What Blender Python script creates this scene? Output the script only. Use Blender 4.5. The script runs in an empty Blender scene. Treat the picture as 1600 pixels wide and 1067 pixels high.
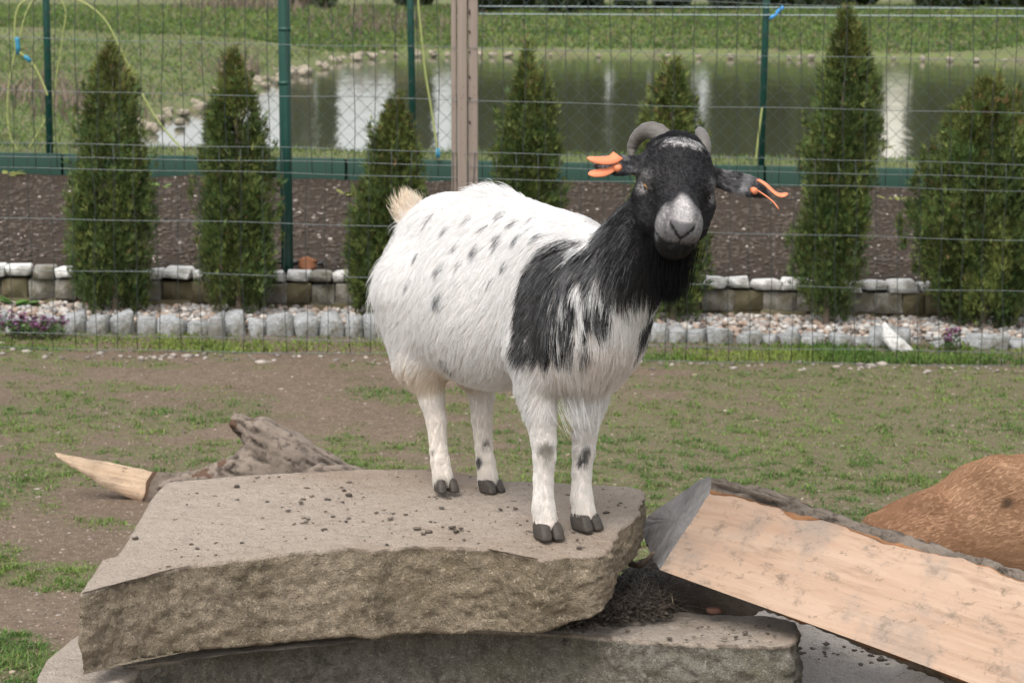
import bpy, math, random
import numpy as np
from mathutils import Vector
from mathutils.kdtree import KDTree

SC = bpy.context.scene
COL = SC.collection

# ------------------------------------------------------------------ camera
CAM_H = 1.5
PITCH = math.atan(583.5 / 4200.0)
cam_d = bpy.data.cameras.new('camera')
cam = bpy.data.objects.new('camera', cam_d)
COL.objects.link(cam)
cam.location = (0, 0, CAM_H)
cam.rotation_euler = (math.pi / 2 - PITCH, 0, 0)
cam_d.sensor_width = 36.0
cam_d.lens = 36.0 * 4200.0 / 1600.0
cam_d.clip_start = 0.1
cam_d.clip_end = 900.0
cam_d.dof.use_dof = True
cam_d.dof.focus_distance = 4.22
cam_d.dof.aperture_fstop = 19.0
SC.camera = cam

# ------------------------------------------------------------------ overcast daylight
SUN_EL, SUN_AZ = math.radians(56), math.radians(200)
world = bpy.data.worlds.new('World')
SC.world = world
world.use_nodes = True
wn = world.node_tree.nodes
wl = world.node_tree.links
wn.clear()
w_out = wn.new('ShaderNodeOutputWorld')
w_bg = wn.new('ShaderNodeBackground')
w_sky = wn.new('ShaderNodeTexSky')
w_sky.sky_type = 'NISHITA'
w_sky.sun_disc = False
w_sky.sun_elevation = SUN_EL
w_sky.sun_rotation = SUN_AZ
w_sky.air_density = 1.0
w_sky.dust_density = 3.0
w_sky.ozone_density = 1.0
w_hs = wn.new('ShaderNodeHueSaturation')
w_hs.inputs['Saturation'].default_value = 0.22      # cloud cover: nearly neutral sky
wl.new(w_sky.outputs[0], w_hs.inputs['Color'])
wl.new(w_hs.outputs[0], w_bg.inputs['Color'])
w_bg.inputs['Strength'].default_value = 0.15
wl.new(w_bg.outputs[0], w_out.inputs['Surface'])

sun_d = bpy.data.lights.new('sun', 'SUN')
sun_d.energy = 1.2
sun_d.angle = math.radians(38)
sun_d.color = (1.0, 0.97, 0.93)
sun = bpy.data.objects.new('sun', sun_d)
COL.objects.link(sun)
# direction TO the sun: x=sin(az)cos(el), y=cos(az)cos(el)
sd = Vector((math.sin(SUN_AZ) * math.cos(SUN_EL), math.cos(SUN_AZ) * math.cos(SUN_EL), math.sin(SUN_EL)))
sun.rotation_euler = sd.to_track_quat('Z', 'Y').to_euler()

SC.view_settings.view_transform = 'Standard'
SC.view_settings.look = 'None'
SC.view_settings.exposure = 1.0
SC.view_settings.gamma = 1.0
SC.view_settings.use_curve_mapping = False
SC.render.engine = 'CYCLES'
SC.cycles.max_bounces = 6
SC.cycles.diffuse_bounces = 3
SC.cycles.glossy_bounces = 3
SC.cycles.transparent_max_bounces = 8
SC.cycles.use_denoising = True
SC.cycles.sample_clamp_indirect = 4.0

rng = np.random.default_rng(7)
random.seed(7)
# ================================================================== helpers
def ray(px, py):
    """direction through a point of the 1600-wide photograph"""
    u = (px - 800.0) / 4200.0
    v = (533.5 - py) / 4200.0
    return np.array([u, math.cos(PITCH) + v * math.sin(PITCH), -math.sin(PITCH) + v * math.cos(PITCH)])

CAM_P = np.array([0, 0, CAM_H])

def at(px, py, Y):
    d = ray(px, py)
    return CAM_P + d * (Y / d[1])

def at_z(px, py, z):
    d = ray(px, py)
    return CAM_P + d * ((z - CAM_H) / d[2])

def ground_z(x, y=None):
    return -0.017 * np.asarray(x)

def at_ground(px, py, off=0.0):
    d = ray(px, py)
    # z = -0.017 x + off
    t = (CAM_H - off) / (-d[2] - 0.017 * d[0])
    return CAM_P + d * t

def hash3(ix, iy, iz, seed):
    n = (ix.astype(np.int64) * 374761393 + iy.astype(np.int64) * 668265263 + iz.astype(np.int64) * 2147483647 + seed * 1274126177) & 0xFFFFFFFF
    n = ((n ^ (n >> 13)) * 1274126177) & 0xFFFFFFFF
    n = ((n ^ (n >> 16)) * 2246822519) & 0xFFFFFFFF
    return ((n ^ (n >> 15)) & 0xFFFF).astype(np.float64) / 65535.0

def vnoise(p, seed=0):
    """value noise, -1..1, p is (n,3)"""
    p = np.asarray(p, dtype=np.float64)
    i = np.floor(p)
    f = p - i
    f = f * f * f * (f * (f * 6 - 15) + 10)
    i = i.astype(np.int64)
    x, y, z = i[:, 0], i[:, 1], i[:, 2]
    r = 0
    for dx in (0, 1):
        wx = f[:, 0] if dx else 1 - f[:, 0]
        for dy in (0, 1):
            wy = f[:, 1] if dy else 1 - f[:, 1]
            for dz in (0, 1):
                wz = f[:, 2] if dz else 1 - f[:, 2]
                r = r + wx * wy * wz * hash3(x + dx, y + dy, z + dz, seed)
    return r * 2 - 1

def fbm(p, scale=1.0, octaves=4, seed=0, gain=0.5):
    p = np.asarray(p, dtype=np.float64) * scale
    a, s, t = 1.0, 0.0, 0.0
    for o in range(octaves):
        s = s + a * vnoise(p + 17.3 * o, seed + o)
        t += a
        a *= gain
        p = p * 2.03
    return s / t

def sstep(a, b, x):
    t = np.clip((np.asarray(x, dtype=np.float64) - a) / (b - a), 0, 1)
    return t * t * (3 - 2 * t)

def wloc(o):
    v = Vector((0, 0, 0))
    while o is not None:
        v = v + o.location
        o = o.parent
    return np.array(v)

def make_mesh(name, verts, faces, col=None, smooth=True):
    """faces: (n,k) array, or a list of such arrays"""
    verts = np.asarray(verts, dtype=np.float32)
    me = bpy.data.meshes.new(name)
    fl = faces if isinstance(faces, (list, tuple)) else [faces]
    fl = [np.asarray(f, dtype=np.int32) for f in fl if len(f)]
    me.vertices.add(len(verts))
    me.vertices.foreach_set('co', verts.ravel())
    nl = sum(f.size for f in fl)
    nf = sum(len(f) for f in fl)
    me.loops.add(nl)
    me.polygons.add(nf)
    me.loops.foreach_set('vertex_index', np.concatenate([f.ravel() for f in fl]))
    starts, tot = [], 0
    for f in fl:
        starts.append(tot + np.arange(len(f)) * f.shape[1])
        tot += f.size
    me.polygons.foreach_set('loop_start', np.concatenate(starts).astype(np.int32))
    me.update(calc_edges=True)
    me.validate()
    if smooth:
        me.polygons.foreach_set('use_smooth', np.ones(len(me.polygons), dtype=bool))
    if col is not None:
        col = np.asarray(col, dtype=np.float32)
        if col.shape[1] == 3:
            col = np.hstack([col, np.ones((len(col), 1), dtype=np.float32)])
        a = me.color_attributes.new('tint', 'FLOAT_COLOR', 'POINT')
        a.data.foreach_set('color', col.ravel())
    return me

def tag(o, label=None, cat=None, group=None, kind=None):
    if label: o['label'] = label
    if cat: o['category'] = cat
    if group: o['group'] = group
    if kind: o['kind'] = kind
    return o

def link(name, data, parent=None, loc=None):
    o = bpy.data.objects.new(name, data)
    COL.objects.link(o)
    if parent is not None:
        o.parent = parent
    if loc is not None:
        o.location = loc
    return o

def obj(name, verts, faces, material, parent=None, col=None, smooth=True, origin=None):
    """verts in world space; stored relative to the parent (parents are only translated)"""
    verts = np.asarray(verts, dtype=np.float64)
    base = wloc(parent) if parent is not None else np.zeros(3)
    loc = np.zeros(3)
    if origin is not None:
        loc = np.asarray(origin) - base
    me = make_mesh(name, verts - base - loc, faces, col, smooth)
    if material: me.materials.append(material)
    return link(name, me, parent, loc)

def thing(name, label, cat, loc=(0, 0, 0), group=None):
    o = link(name, None, None, loc)
    o.empty_display_size = 0.1
    return tag(o, label, cat, group)

class MB:
    """collects pieces into one mesh"""
    def __init__(s):
        s.v, s.f, s.c, s.n = [], {}, [], 0
    def add(s, v, f, c=None):
        v = np.asarray(v, dtype=np.float64)
        f = np.asarray(f, dtype=np.int64)
        s.v.append(v)
        s.f.setdefault(f.shape[1], []).append(f + s.n)
        if c is not None:
            c = np.asarray(c, dtype=np.float64)
            if c.ndim == 1: c = np.tile(c, (len(v), 1))
            s.c.append(c)
        s.n += len(v)
        return s
    def get(s):
        return np.vstack(s.v), [np.vstack(x) for x in s.f.values()], (np.vstack(s.c) if s.c else None)
    def build(s, name, material, parent=None, smooth=True, origin=None):
        v, f, c = s.get()
        return obj(name, v, f, material, parent, c, smooth, origin)

def tube(path, radii, n=8, cap=True):
    """tube along a polyline -> verts, quads (end caps as collapsed rings)"""
    P = np.asarray(path, dtype=np.float64)
    R = np.broadcast_to(np.asarray(radii, dtype=np.float64), (len(P),)).copy()
    T = np.gradient(P, axis=0)
    T /= np.linalg.norm(T, axis=1, keepdims=True) + 1e-12
    ref = np.array([0, 0, 1.0]) if abs(T[0][2]) < 0.9 else np.array([1.0, 0, 0])
    rings = []
    u = np.cross(T[0], ref); u /= np.linalg.norm(u)
    a = np.linspace(0, 2 * np.pi, n, endpoint=False)
    if cap:
        P = np.vstack([P[:1], P, P[-1:]]); R = np.r_[0.0005 * 0, R, 0]; T = np.vstack([T[:1], T, T[-1:]])
    for p, t, r in zip(P, T, R):
        u = u - t * (u @ t); u /= np.linalg.norm(u) + 1e-12
        w = np.cross(t, u)
        rings.append(p + r * (np.cos(a)[:, None] * u + np.sin(a)[:, None] * w))
    V = np.vstack(rings)
    m = len(P)
    i = np.arange(m - 1)[:, None] * n
    j = np.arange(n)[None, :]
    k = (j + 1) % n
    F = np.stack([i + j, i + k, i + n + k, i + n + j], -1).reshape(-1, 4)
    return V, F

def spline(pts, n):
    """Catmull-Rom through the points"""
    P = np.asarray(pts, dtype=np.float64)
    P = np.vstack([2 * P[0] - P[1], P, 2 * P[-1] - P[-2]])
    m = len(P) - 3
    out = []
    for q in np.linspace(0, m - 1e-9, n):
        i = int(q); t = q - i
        a, b, c, d = P[i:i + 4]
        out.append(0.5 * (2 * b + (c - a) * t + (2 * a - 5 * b + 4 * c - d) * t * t + (3 * b - a - 3 * c + d) * t ** 3))
    return np.array(out)

def grid_mesh(xs, ys, zfun):
    X, Y = np.meshgrid(xs, ys)
    Z = zfun(X.ravel(), Y.ravel())
    V = np.stack([X.ravel(), Y.ravel(), Z], -1)
    nx, ny = len(xs), len(ys)
    i = np.arange(ny - 1)[:, None] * nx
    j = np.arange(nx - 1)[None, :]
    F = np.stack([i + j, i + j + 1, i + nx + j + 1, i + nx + j], -1).reshape(-1, 4)
    return V, F

def box(cx, cy, cz, sx, sy, sz):
    v = np.array([[x, y, z] for x in (-.5, .5) for y in (-.5, .5) for z in (-.5, .5)]) * (sx, sy, sz) + (cx, cy, cz)
    f = np.array([[0, 1, 3, 2], [4, 6, 7, 5], [0, 4, 5, 1], [2, 3, 7, 6], [0, 2, 6, 4], [1, 5, 7, 3]])
    return v, f

_cube_cache = {}
def cube_grid(n):
    """unit cube surface with n x n quads per face (shared corners)"""
    if n in _cube_cache: return _cube_cache[n]
    idx, V, F = {}, [], []
    def vid(p):
        k = tuple(int(round(q)) for q in p)
        if k not in idx:
            idx[k] = len(V); V.append([q / n - .5 for q in k])
        return idx[k]
    for ax in range(3):
        for s in (0, n):
            for a in range(n):
                for b in range(n):
                    q = []
                    for da, db in ((0, 0), (1, 0), (1, 1), (0, 1)):
                        p = [0, 0, 0]; p[ax] = s; p[(ax + 1) % 3] = a + da; p[(ax + 2) % 3] = b + db
                        q.append(vid(p))
                    F.append(q if s else q[::-1])
    _cube_cache[n] = (np.array(V), np.array(F))
    return _cube_cache[n]

def rough_block(size, seed, n=3, round_=0.12, jag=0.10, jit=0.12):
    """hewn stone block: distorted corners, rounded a little, noisy faces"""
    V, F = cube_grid(n)
    r = np.random.default_rng(seed)
    V = V.copy()
    # trilinear corner jitter
    cj = r.uniform(-jit, jit, (2, 2, 2, 3))
    w = V + .5
    d = 0
    for a in (0, 1):
        for b in (0, 1):
            for c in (0, 1):
                k = (w[:, 0] if a else 1 - w[:, 0]) * (w[:, 1] if b else 1 - w[:, 1]) * (w[:, 2] if c else 1 - w[:, 2])
                d = d + k[:, None] * cj[a, b, c]
    S = V / np.linalg.norm(V, axis=1, keepdims=True) * 0.62
    V = V * (1 - round_) + S * round_ + d
    V = V + jag * np.stack([fbm(V * 2.2 + seed * 3.1 + 9 * k, 1, 2, k) for k in range(3)], -1)
    return V * np.asarray(size), F

def hewn(size, seed, jit=.16, extra=7):
    """angular split stone: convex hull of jittered corners and a few face points"""
    import bmesh
    r = np.random.default_rng(seed)
    pts = [np.array([x, y, z]) + r.uniform(-jit, jit * .45, 3) * np.sign([x, y, z]) for x in (-.5, .5) for y in (-.5, .5) for z in (-.5, .5)]
    for _ in range(extra):
        q = r.uniform(-.42, .42, 3); k = int(r.integers(3)); q[k] = math.copysign(.5 + r.uniform(-.02, .06), q[k]); pts.append(q)
    bm = bmesh.new()
    for q in pts: bm.verts.new(q)
    res = bmesh.ops.convex_hull(bm, input=bm.verts)
    bmesh.ops.delete(bm, geom=list({g for g in res['geom_interior'] + res['geom_unused'] if isinstance(g, bmesh.types.BMVert)}), context='VERTS')
    bmesh.ops.bevel(bm, geom=list(bm.edges), offset=.03, segments=1, affect='EDGES')
    bmesh.ops.triangulate(bm, faces=bm.faces)
    V = np.array([v.co[:] for v in bm.verts])
    for i, v in enumerate(bm.verts): v.index = i
    F = np.array([[v.index for v in f.verts] for f in bm.faces]); bm.free()
    return V * np.asarray(size), F

def ico(sub=1):
    import bmesh
    bm = bmesh.new()
    bmesh.ops.create_icosphere(bm, subdivisions=sub, radius=1.0)
    V = np.array([v.co[:] for v in bm.verts]); F = np.array([[v.index for v in f.verts] for f in bm.faces])
    bm.free()
    return V, F

def scatter_lumps(P, sizes, cols, sub=1, flat=(1, 1, .7), seed=0, rough=.25):
    """many small pebbles / clods in one mesh"""
    V0, F0 = ico(sub)
    r = np.random.default_rng(seed)
    N, m = len(P), len(V0)
    ang = r.uniform(0, 6.28, N)
    sc = np.stack([np.asarray(sizes) * r.uniform(.7, 1.3, N) * k for k in flat], -1)
    V = V0[None] * (1 + rough * r.uniform(-1, 1, (N, m, 1)))
    V = V * sc[:, None, :]
    c, s = np.cos(ang)[:, None], np.sin(ang)[:, None]
    x = V[..., 0] * c - V[..., 1] * s
    y = V[..., 0] * s + V[..., 1] * c
    V = np.stack([x, y, V[..., 2]], -1) + np.asarray(P)[:, None, :]
    F = (F0[None] + (np.arange(N) * m)[:, None, None]).reshape(-1, 3)
    C = np.repeat(np.asarray(cols), m, axis=0)
    return V.reshape(-1, 3), F, C

def blades(P, L, W_, cols, lean=.5, seed=0, bend=.5, tipcol=None, az=None):
    """grass blades: 5 verts (quad + tri) each"""
    r = np.random.default_rng(seed)
    N = len(P)
    P = np.asarray(P); L = np.broadcast_to(L, (N,)); W_ = np.broadcast_to(W_, (N,))
    a = r.uniform(0, 2 * np.pi, N) if az is None else az
    ln = lean * r.uniform(.1, 1.0, N)
    dirh = np.stack([np.cos(a), np.sin(a), np.zeros(N)], -1)
    side = np.stack([-np.sin(a), np.cos(a), np.zeros(N)], -1)
    tw = r.uniform(-1.2, 1.2, N)
    side = side * np.cos(tw)[:, None] + dirh * np.sin(tw)[:, None]
    up = np.array([0, 0, 1.0])
    m1 = P + (dirh * ln[:, None] * .5 + up * .62) * L[:, None] * .62
    tp = P + (dirh * (ln * (1 + bend))[:, None] + up * np.maximum(.25, 1 - ln * .75)[:, None]) * L[:, None]
    h = side * W_[:, None] * .5
    V = np.stack([P - h, P + h, m1 + h * .85, m1 - h * .85, tp], 1)
    b = np.arange(N)[:, None] * 5
    Q = b + np.array([[0, 1, 2, 3]])
    T = b + np.array([[3, 2, 4]])
    C = np.repeat(np.asarray(cols)[:, None, :], 5, 1)
    return V.reshape(-1, 3), [Q, T], C.reshape(-1, 3)

# ------------------------------------------------------------------ node helpers
class M:
    def __init__(s, name):
        s.m = bpy.data.materials.new(name)
        s.m.use_nodes = True
        s.t = s.m.node_tree
        s.t.nodes.clear()
        s.out = s.t.nodes.new('ShaderNodeOutputMaterial')
        s.tc = s.t.nodes.new('ShaderNodeTexCoord')
        s.P = s.tc.outputs['Object']
    def n(s, t): return s.t.nodes.new(t)
    def l(s, a, b): s.t.links.new(a, b)
    def put(s, sock, v):
        if isinstance(v, bpy.types.NodeSocket): s.l(v, sock)
        elif isinstance(v, (tuple, list)) and len(v) == 3 and sock.type == 'RGBA': sock.default_value = (*v, 1)
        else: sock.default_value = v
    def map(s, scale=(1, 1, 1), rot=(0, 0, 0), vec=None):
        n = s.n('ShaderNodeMapping')
        s.l(vec or s.P, n.inputs[0]); n.inputs['Scale'].default_value = scale; n.inputs['Rotation'].default_value = rot
        return n.outputs[0]
    def noise(s, scale, detail=4, rough=.55, vec=None, dist=0.0, color=False):
        n = s.n('ShaderNodeTexNoise')
        s.l(vec or s.P, n.inputs['Vector'])
        n.inputs['Scale'].default_value = scale; n.inputs['Detail'].default_value = detail
        n.inputs['Roughness'].default_value = rough; n.inputs['Distortion'].default_value = dist
        return n.outputs['Color' if color else 'Fac']
    def voro(s, scale, vec=None, feature='F1', out='Distance', rand=1.0):
        n = s.n('ShaderNodeTexVoronoi'); n.feature = feature
        s.l(vec or s.P, n.inputs['Vector']); n.inputs['Scale'].default_value = scale; n.inputs['Randomness'].default_value = rand
        return n.outputs[out]
    def ramp(s, fac, stops, interp='LINEAR'):
        n = s.n('ShaderNodeValToRGB'); s.put(n.inputs[0], fac)
        e = n.color_ramp.elements; n.color_ramp.interpolation = interp
        while len(e) < len(stops): e.new(.5)
        for k, (p, c) in enumerate(stops):
            e[k].position = p; e[k].color = (*c, 1) if not np.isscalar(c) else (c, c, c, 1)
        return n.outputs[0]
    def mix(s, fac, a, b, mode='MIX'):
        n = s.n('ShaderNodeMix'); n.data_type = 'RGBA'; n.blend_type = mode; n.clamp_factor = True
        s.put(n.inputs[0], fac); s.put(n.inputs[6], a); s.put(n.inputs[7], b)
        return n.outputs[2]
    def math(s, op, a, b=0.0, clamp=False):
        n = s.n('ShaderNodeMath'); n.operation = op; n.use_clamp = clamp
        s.put(n.inputs[0], a); s.put(n.inputs[1], b)
        return n.outputs[0]
    def attr(s, name='tint', out='Color'):
        n = s.n('ShaderNodeAttribute'); n.attribute_name = name
        return n.outputs[out]
    def sep(s, v):
        n = s.n('ShaderNodeSeparateXYZ'); s.l(v, n.inputs[0]); return n.outputs
    def bump(s, h, strength=.5, dist=.01, normal=None):
        n = s.n('ShaderNodeBump'); n.inputs['Strength'].default_value = strength; n.inputs['Distance'].default_value = dist
        s.l(h, n.inputs['Height'])
        if normal is not None: s.l(normal, n.inputs['Normal'])
        return n.outputs[0]
    def bsdf(s, color, rough=.85, spec=.3, normal=None, metal=0.0, trans=0.0):
        n = s.n('ShaderNodeBsdfPrincipled')
        s.put(n.inputs['Base Color'], color); s.put(n.inputs['Roughness'], rough)
        n.inputs['Specular IOR Level'].default_value = spec; n.inputs['Metallic'].default_value = metal
        if normal is not None: s.l(normal, n.inputs['Normal'])
        s.l(n.outputs[0], s.out.inputs['Surface'])
        s.b = n
        return s.m
    def leaf(s, color, trans=.3, rough=.6, spec=.25):
        a = s.n('ShaderNodeBsdfPrincipled'); s.put(a.inputs['Base Color'], color); a.inputs['Roughness'].default_value = rough
        a.inputs['Specular IOR Level'].default_value = spec
        b = s.n('ShaderNodeBsdfTranslucent'); s.put(b.inputs['Color'], color)
        m = s.n('ShaderNodeMixShader'); m.inputs[0].default_value = trans
        s.l(a.outputs[0], m.inputs[1]); s.l(b.outputs[0], m.inputs[2]); s.l(m.outputs[0], s.out.inputs['Surface'])
        return s.m

def simple(name, color, rough=.6, spec=.4, var=.25, scale=40, bump=0.0, metal=0.0):
    m = M(name)
    f = m.noise(scale, 5)
    c = m.mix(f, tuple(q * (1 - var) for q in color), tuple(min(1, q * (1 + var)) for q in color))
    nm = m.bump(m.noise(scale * 2, 4), bump, .005) if bump else None
    return m.bsdf(c, rough, spec, nm, metal)
# ================================================================== the setting
def ground_z(x, y=None):
    return -0.017 * np.clip(np.asarray(x, dtype=np.float64), -8, 8)

def xy_noise(x, y, scale, octv=4, seed=0):
    x = np.asarray(x, dtype=np.float64)
    return fbm(np.stack([x, np.broadcast_to(y, x.shape), np.zeros_like(x) + .37], -1), scale, octv, seed)

def grass_mask(x, y):
    """0..1, where the paddock turf survives"""
    n = xy_noise(x, np.asarray(y) * 1.0, 1.5, 3, 3) * .75 + xy_noise(x, y, 5.5, 3, 9) * .62
    bias = .32 * sstep(-.5, .9, x) - 0.20 * sstep(9.1, 9.9, y) * (1 - .6 * sstep(.2, 1.6, x))
    bias = bias + .22 * sstep(-.8, -1.5, x) * sstep(8.4, 7.4, y) - .16 * np.exp(-((np.asarray(x) + 1.1) / .7) ** 2 - ((np.asarray(y) - 9.2) / .7) ** 2)
    bias = bias - .22 * sstep(6.6, 6.0, y) - .10 * np.exp(-((np.asarray(x) - .5) / .5) ** 2 - ((np.asarray(y) - 7.3) / .35) ** 2)
    return sstep(-.14, .36, n + bias + .17)

def paddock_h(x, y):
    return ground_z(x) + .012 * xy_noise(x, y, 1.3, 3, 21) + .007 * xy_noise(x, y, 14, 3, 22)

m = M('paddock_soil')
a = m.attr('tint')
big = m.noise(1.6, 5); fine = m.noise(38, 6, .7); chips = m.voro(95)
c = m.mix(big, (.128, .090, .062), (.200, .149, .107))
c = m.mix(m.ramp(fine, [(.30, 0.0), (.62, 1.0)]), m.mix(.55, c, (.045, .032, .024)), c)
c = m.mix(m.ramp(chips, [(.12, 1.0), (.24, 0.0)]), c, (.34, .29, .24))
sp = m.sep(a)
c = m.mix(m.math('MULTIPLY', sp[0], m.ramp(m.noise(60, 4), [(.40, 0.0), (.60, .85)])), c, (.105, .120, .046))
h = m.math('ADD', m.math('MULTIPLY', fine, 1.0), m.math('MULTIPLY', m.noise(140, 3), .5))
MAT_PADDOCK = m.bsdf(c, .95, .15, m.bump(h, .9, .012))

xs = np.r_[np.linspace(-12, -2.6, 30), np.arange(-2.55, 2.56, .028), np.linspace(2.6, 12, 30)]
ys = np.r_[np.linspace(-4, 4.6, 20), np.arange(4.65, 10.62, .03)]
V, F = grid_mesh(xs, ys, paddock_h)
gm = grass_mask(V[:, 0], V[:, 1])
V_pad = V
tag(obj('paddock_ground', V, F, MAT_PADDOCK, None, np.stack([gm, gm * 0, gm * 0], -1)), kind='structure')

# ---- gravel bed
m = M('bed_soil')
MAT_BED = m.bsdf(m.mix(m.noise(25, 5), (.07, .055, .04), (.17, .135, .105)), .95, .15, m.bump(m.noise(60), .6, .01))
GRAVEL_Y0, GRAVEL_Y1 = 10.66, 11.52
def bed_h(x, y):
    return ground_z(x) - .012 + .048 * sstep(10.6, 11.1, y)
V, F = grid_mesh(np.linspace(-12, 12, 120), np.linspace(10.58, 11.46, 14), bed_h)
tag(obj('gravel_bed', V, F, MAT_BED), kind='structure')

# ---- dark dug-over soil behind the retaining wall
def soil_h(x, y):
    b = ground_z(x) + .175 + .014 * (np.asarray(y) - 11.4)
    return b + .018 * xy_noise(x, y, 2.2, 3, 31) + .007 * xy_noise(x, y, 9, 3, 32) + .003 * xy_noise(x, y, 26, 2, 33)
m = M('dark_soil')
f1 = m.noise(3.0, 5); f2 = m.noise(45, 6, .7)
c = m.mix(f1, (.031, .0215, .0145), (.058, .042, .030))
c = m.mix(m.ramp(f2, [(.35, 0.0), (.68, 1.0)]), m.mix(.35, c, (.012, .010, .009)), c)
c = m.mix(m.ramp(m.voro(34), [(.05, 1.0), (.10, 0.0)]), c, (.22, .19, .165))
MAT_SOIL = m.bsdf(c, .95, .12, m.bump(f2, .8, .008))
xs = np.r_[np.linspace(-14, -3.6, 24), np.arange(-3.5, 3.51, .035), np.linspace(3.6, 14, 24)]
V, F = grid_mesh(xs, np.arange(11.42, 16.02, .035), soil_h)
tag(obj('soil_bed', V, F, MAT_SOIL), kind='structure')

# ---- pond and far banks
SHORE = [at_z(*q, 0.0)[:2] for q in [(232, 212), (262, 190), (300, 172), (345, 158), (390, 143), (430, 126), (470, 112), (520, 100), (575, 92), (640, 88), (760, 86), (900, 85.5), (1000, 87), (1150, 88), (1300, 91), (1450, 93), (1600, 96)]]
SHORE = np.array([(SHORE[0][0] - .25, 20.8), (SHORE[0][0] - .15, 17.4)][::-1] + [tuple(s) for s in SHORE] + [(16, 42.0), (30, 40), (38, 30), (34, 20), (20, 17.3)])
def shore_sd(x, y):
    """signed distance to the pond outline, negative on the water"""
    x = np.asarray(x); y = np.asarray(y)
    best = np.full(x.shape, 1e9); inside = np.zeros(x.shape, dtype=bool)
    n = len(SHORE)
    for i in range(n):
        ax, ay = SHORE[i]; bx, by = SHORE[(i + 1) % n]
        dx, dy = bx - ax, by - ay
        t = np.clip(((x - ax) * dx + (y - ay) * dy) / (dx * dx + dy * dy), 0, 1)
        best = np.minimum(best, np.hypot(x - ax - t * dx, y - ay - t * dy))
        c = ((ay > y) != (by > y)) & (x < (bx - ax) * (y - ay) / (by - ay + 1e-12) + ax)
        inside ^= c
    return np.where(inside, -best, best)

def ground_slope(x):
    return .017 * np.clip(x, -8, 8)

def bank_h(x, y):
    x = np.asarray(x, dtype=np.float64); y = np.asarray(y, dtype=np.float64)
    d = shore_sd(x, y) + .35 * xy_noise(x, y, .55, 3, 41) * sstep(18, 24, y)
    base = .10 * sstep(0, .25, d) + .22 * sstep(.1, 2.5, d) + .33 * sstep(1.5, 8.5, d) * sstep(40, 47, y)
    base = base + .06 * xy_noise(x, y, .4, 3, 42) * sstep(.2, 2, d)
    base = np.where(d < 0, -.5 * sstep(0, -.5, d), base + .10 * sstep(26, 18.5, y) * sstep(0, 1.2, d))
    rim = .350 - ground_slope(x)
    w = sstep(17.15, 16.75, y)
    return base * (1 - w) + rim * w

m = M('bank_turf')
a = m.noise(.55, 5); b = m.noise(7, 6, .7)
c = m.mix(a, (.070, .125, .032), (.135, .150, .055))
c = m.mix(m.ramp(b, [(.35, 0.0), (.7, .7)]), c, (.16, .125, .085))
c = m.mix(m.ramp(m.noise(2.2, 5, .6), [(.52, 0.0), (.66, .75)]), c, (.115, .088, .07))
MAT_BANK = m.bsdf(c, .95, .1)
xs = np.r_[np.linspace(-90, -13, 40), np.arange(-12.8, 13, .2), np.linspace(13.2, 90, 40)]
ys = np.r_[np.arange(16.06, 17.4, .06), np.arange(17.45, 30, .16), np.arange(30, 62, .3), np.linspace(62.5, 260, 60)]
V, F = grid_mesh(xs, ys, bank_h)
BANK = tag(obj('pond_bank', V, F, MAT_BANK), kind='structure')
# plain ground out to the horizon on every side
V, F = grid_mesh(np.linspace(-400, 400, 40), np.linspace(-300, 700, 50), lambda x, y: -.75 + 0 * x)
tag(obj('ground', V, F, MAT_BANK), kind='structure')

m = M('pond_water')
mp = m.map((2.2, .5, 1.0))
w1 = m.noise(1.6, 3, .5, mp); w2 = m.noise(11, 3, .5, mp)
hh = m.math('ADD', m.math('MULTIPLY', w1, 1.0), m.math('MULTIPLY', w2, .12))
MAT_WATER = m.bsdf(m.mix(m.noise(.3, 3), (.050, .055, .030), (.075, .075, .042)), .075, .5, m.bump(hh, .13, .05))
m.b.inputs['IOR'].default_value = 1.33
V, F = grid_mesh(np.linspace(-12, 42, 28), np.linspace(17.0, 48, 32), lambda x, y: 0 * x)
tag(obj('pond_water', V, F, MAT_WATER), kind='structure')

# stones along the water's edge
m = M('shore_stone')
MAT_SHORE = m.bsdf(m.mix(m.noise(18, 5), (.20, .165, .12), (.40, .35, .27)), .85, .25, m.bump(m.noise(30), .5, .02))
r = np.random.default_rng(5)
protos = []
for k in range(4):
    Vb, Fb = rough_block((1, .8, .8), 60 + k, 3, .35, .12, .12)
    me = make_mesh('stone', Vb, Fb); me.materials.append(MAT_SHORE); protos.append(me)
def shore_stone(x, y, s, zoff=.02):
    o = link('stone', protos[int(r.integers(4))], BANK, (x, y, zoff + s * .25))
    o.scale = (s * r.uniform(.7, 1.3), s * r.uniform(.7, 1.2), s * r.uniform(.6, 1.0)); o.rotation_euler = (r.uniform(-.3, .3), r.uniform(-.3, .3), r.uniform(0, 6))
for i in range(2, 12):
    (ax, ay), (bx, by) = SHORE[i], SHORE[i + 1]
    L = math.hypot(bx - ax, by - ay)
    for k in range(int(L / .30) + 1):
        t = r.uniform(0, 1)
        shore_stone(ax + (bx - ax) * t + r.normal(0, .14), ay + (by - ay) * t + r.normal(0, .2), r.uniform(.055, .125) * (1 + .010 * (ay - 20)))
for q in [750, 770, 795, 860, 935, 1042, 1090, 1140, 1185, 1230, 1247, 1265, 1392, 1438, 1480, 1521, 1565, 700, 680, 655]:
    p = at_z(q, 86.5 + max(0, (q - 900)) * .012, 0.03)
    shore_stone(p[0], p[1] - .25, r.uniform(.07, .13), .02)

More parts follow.
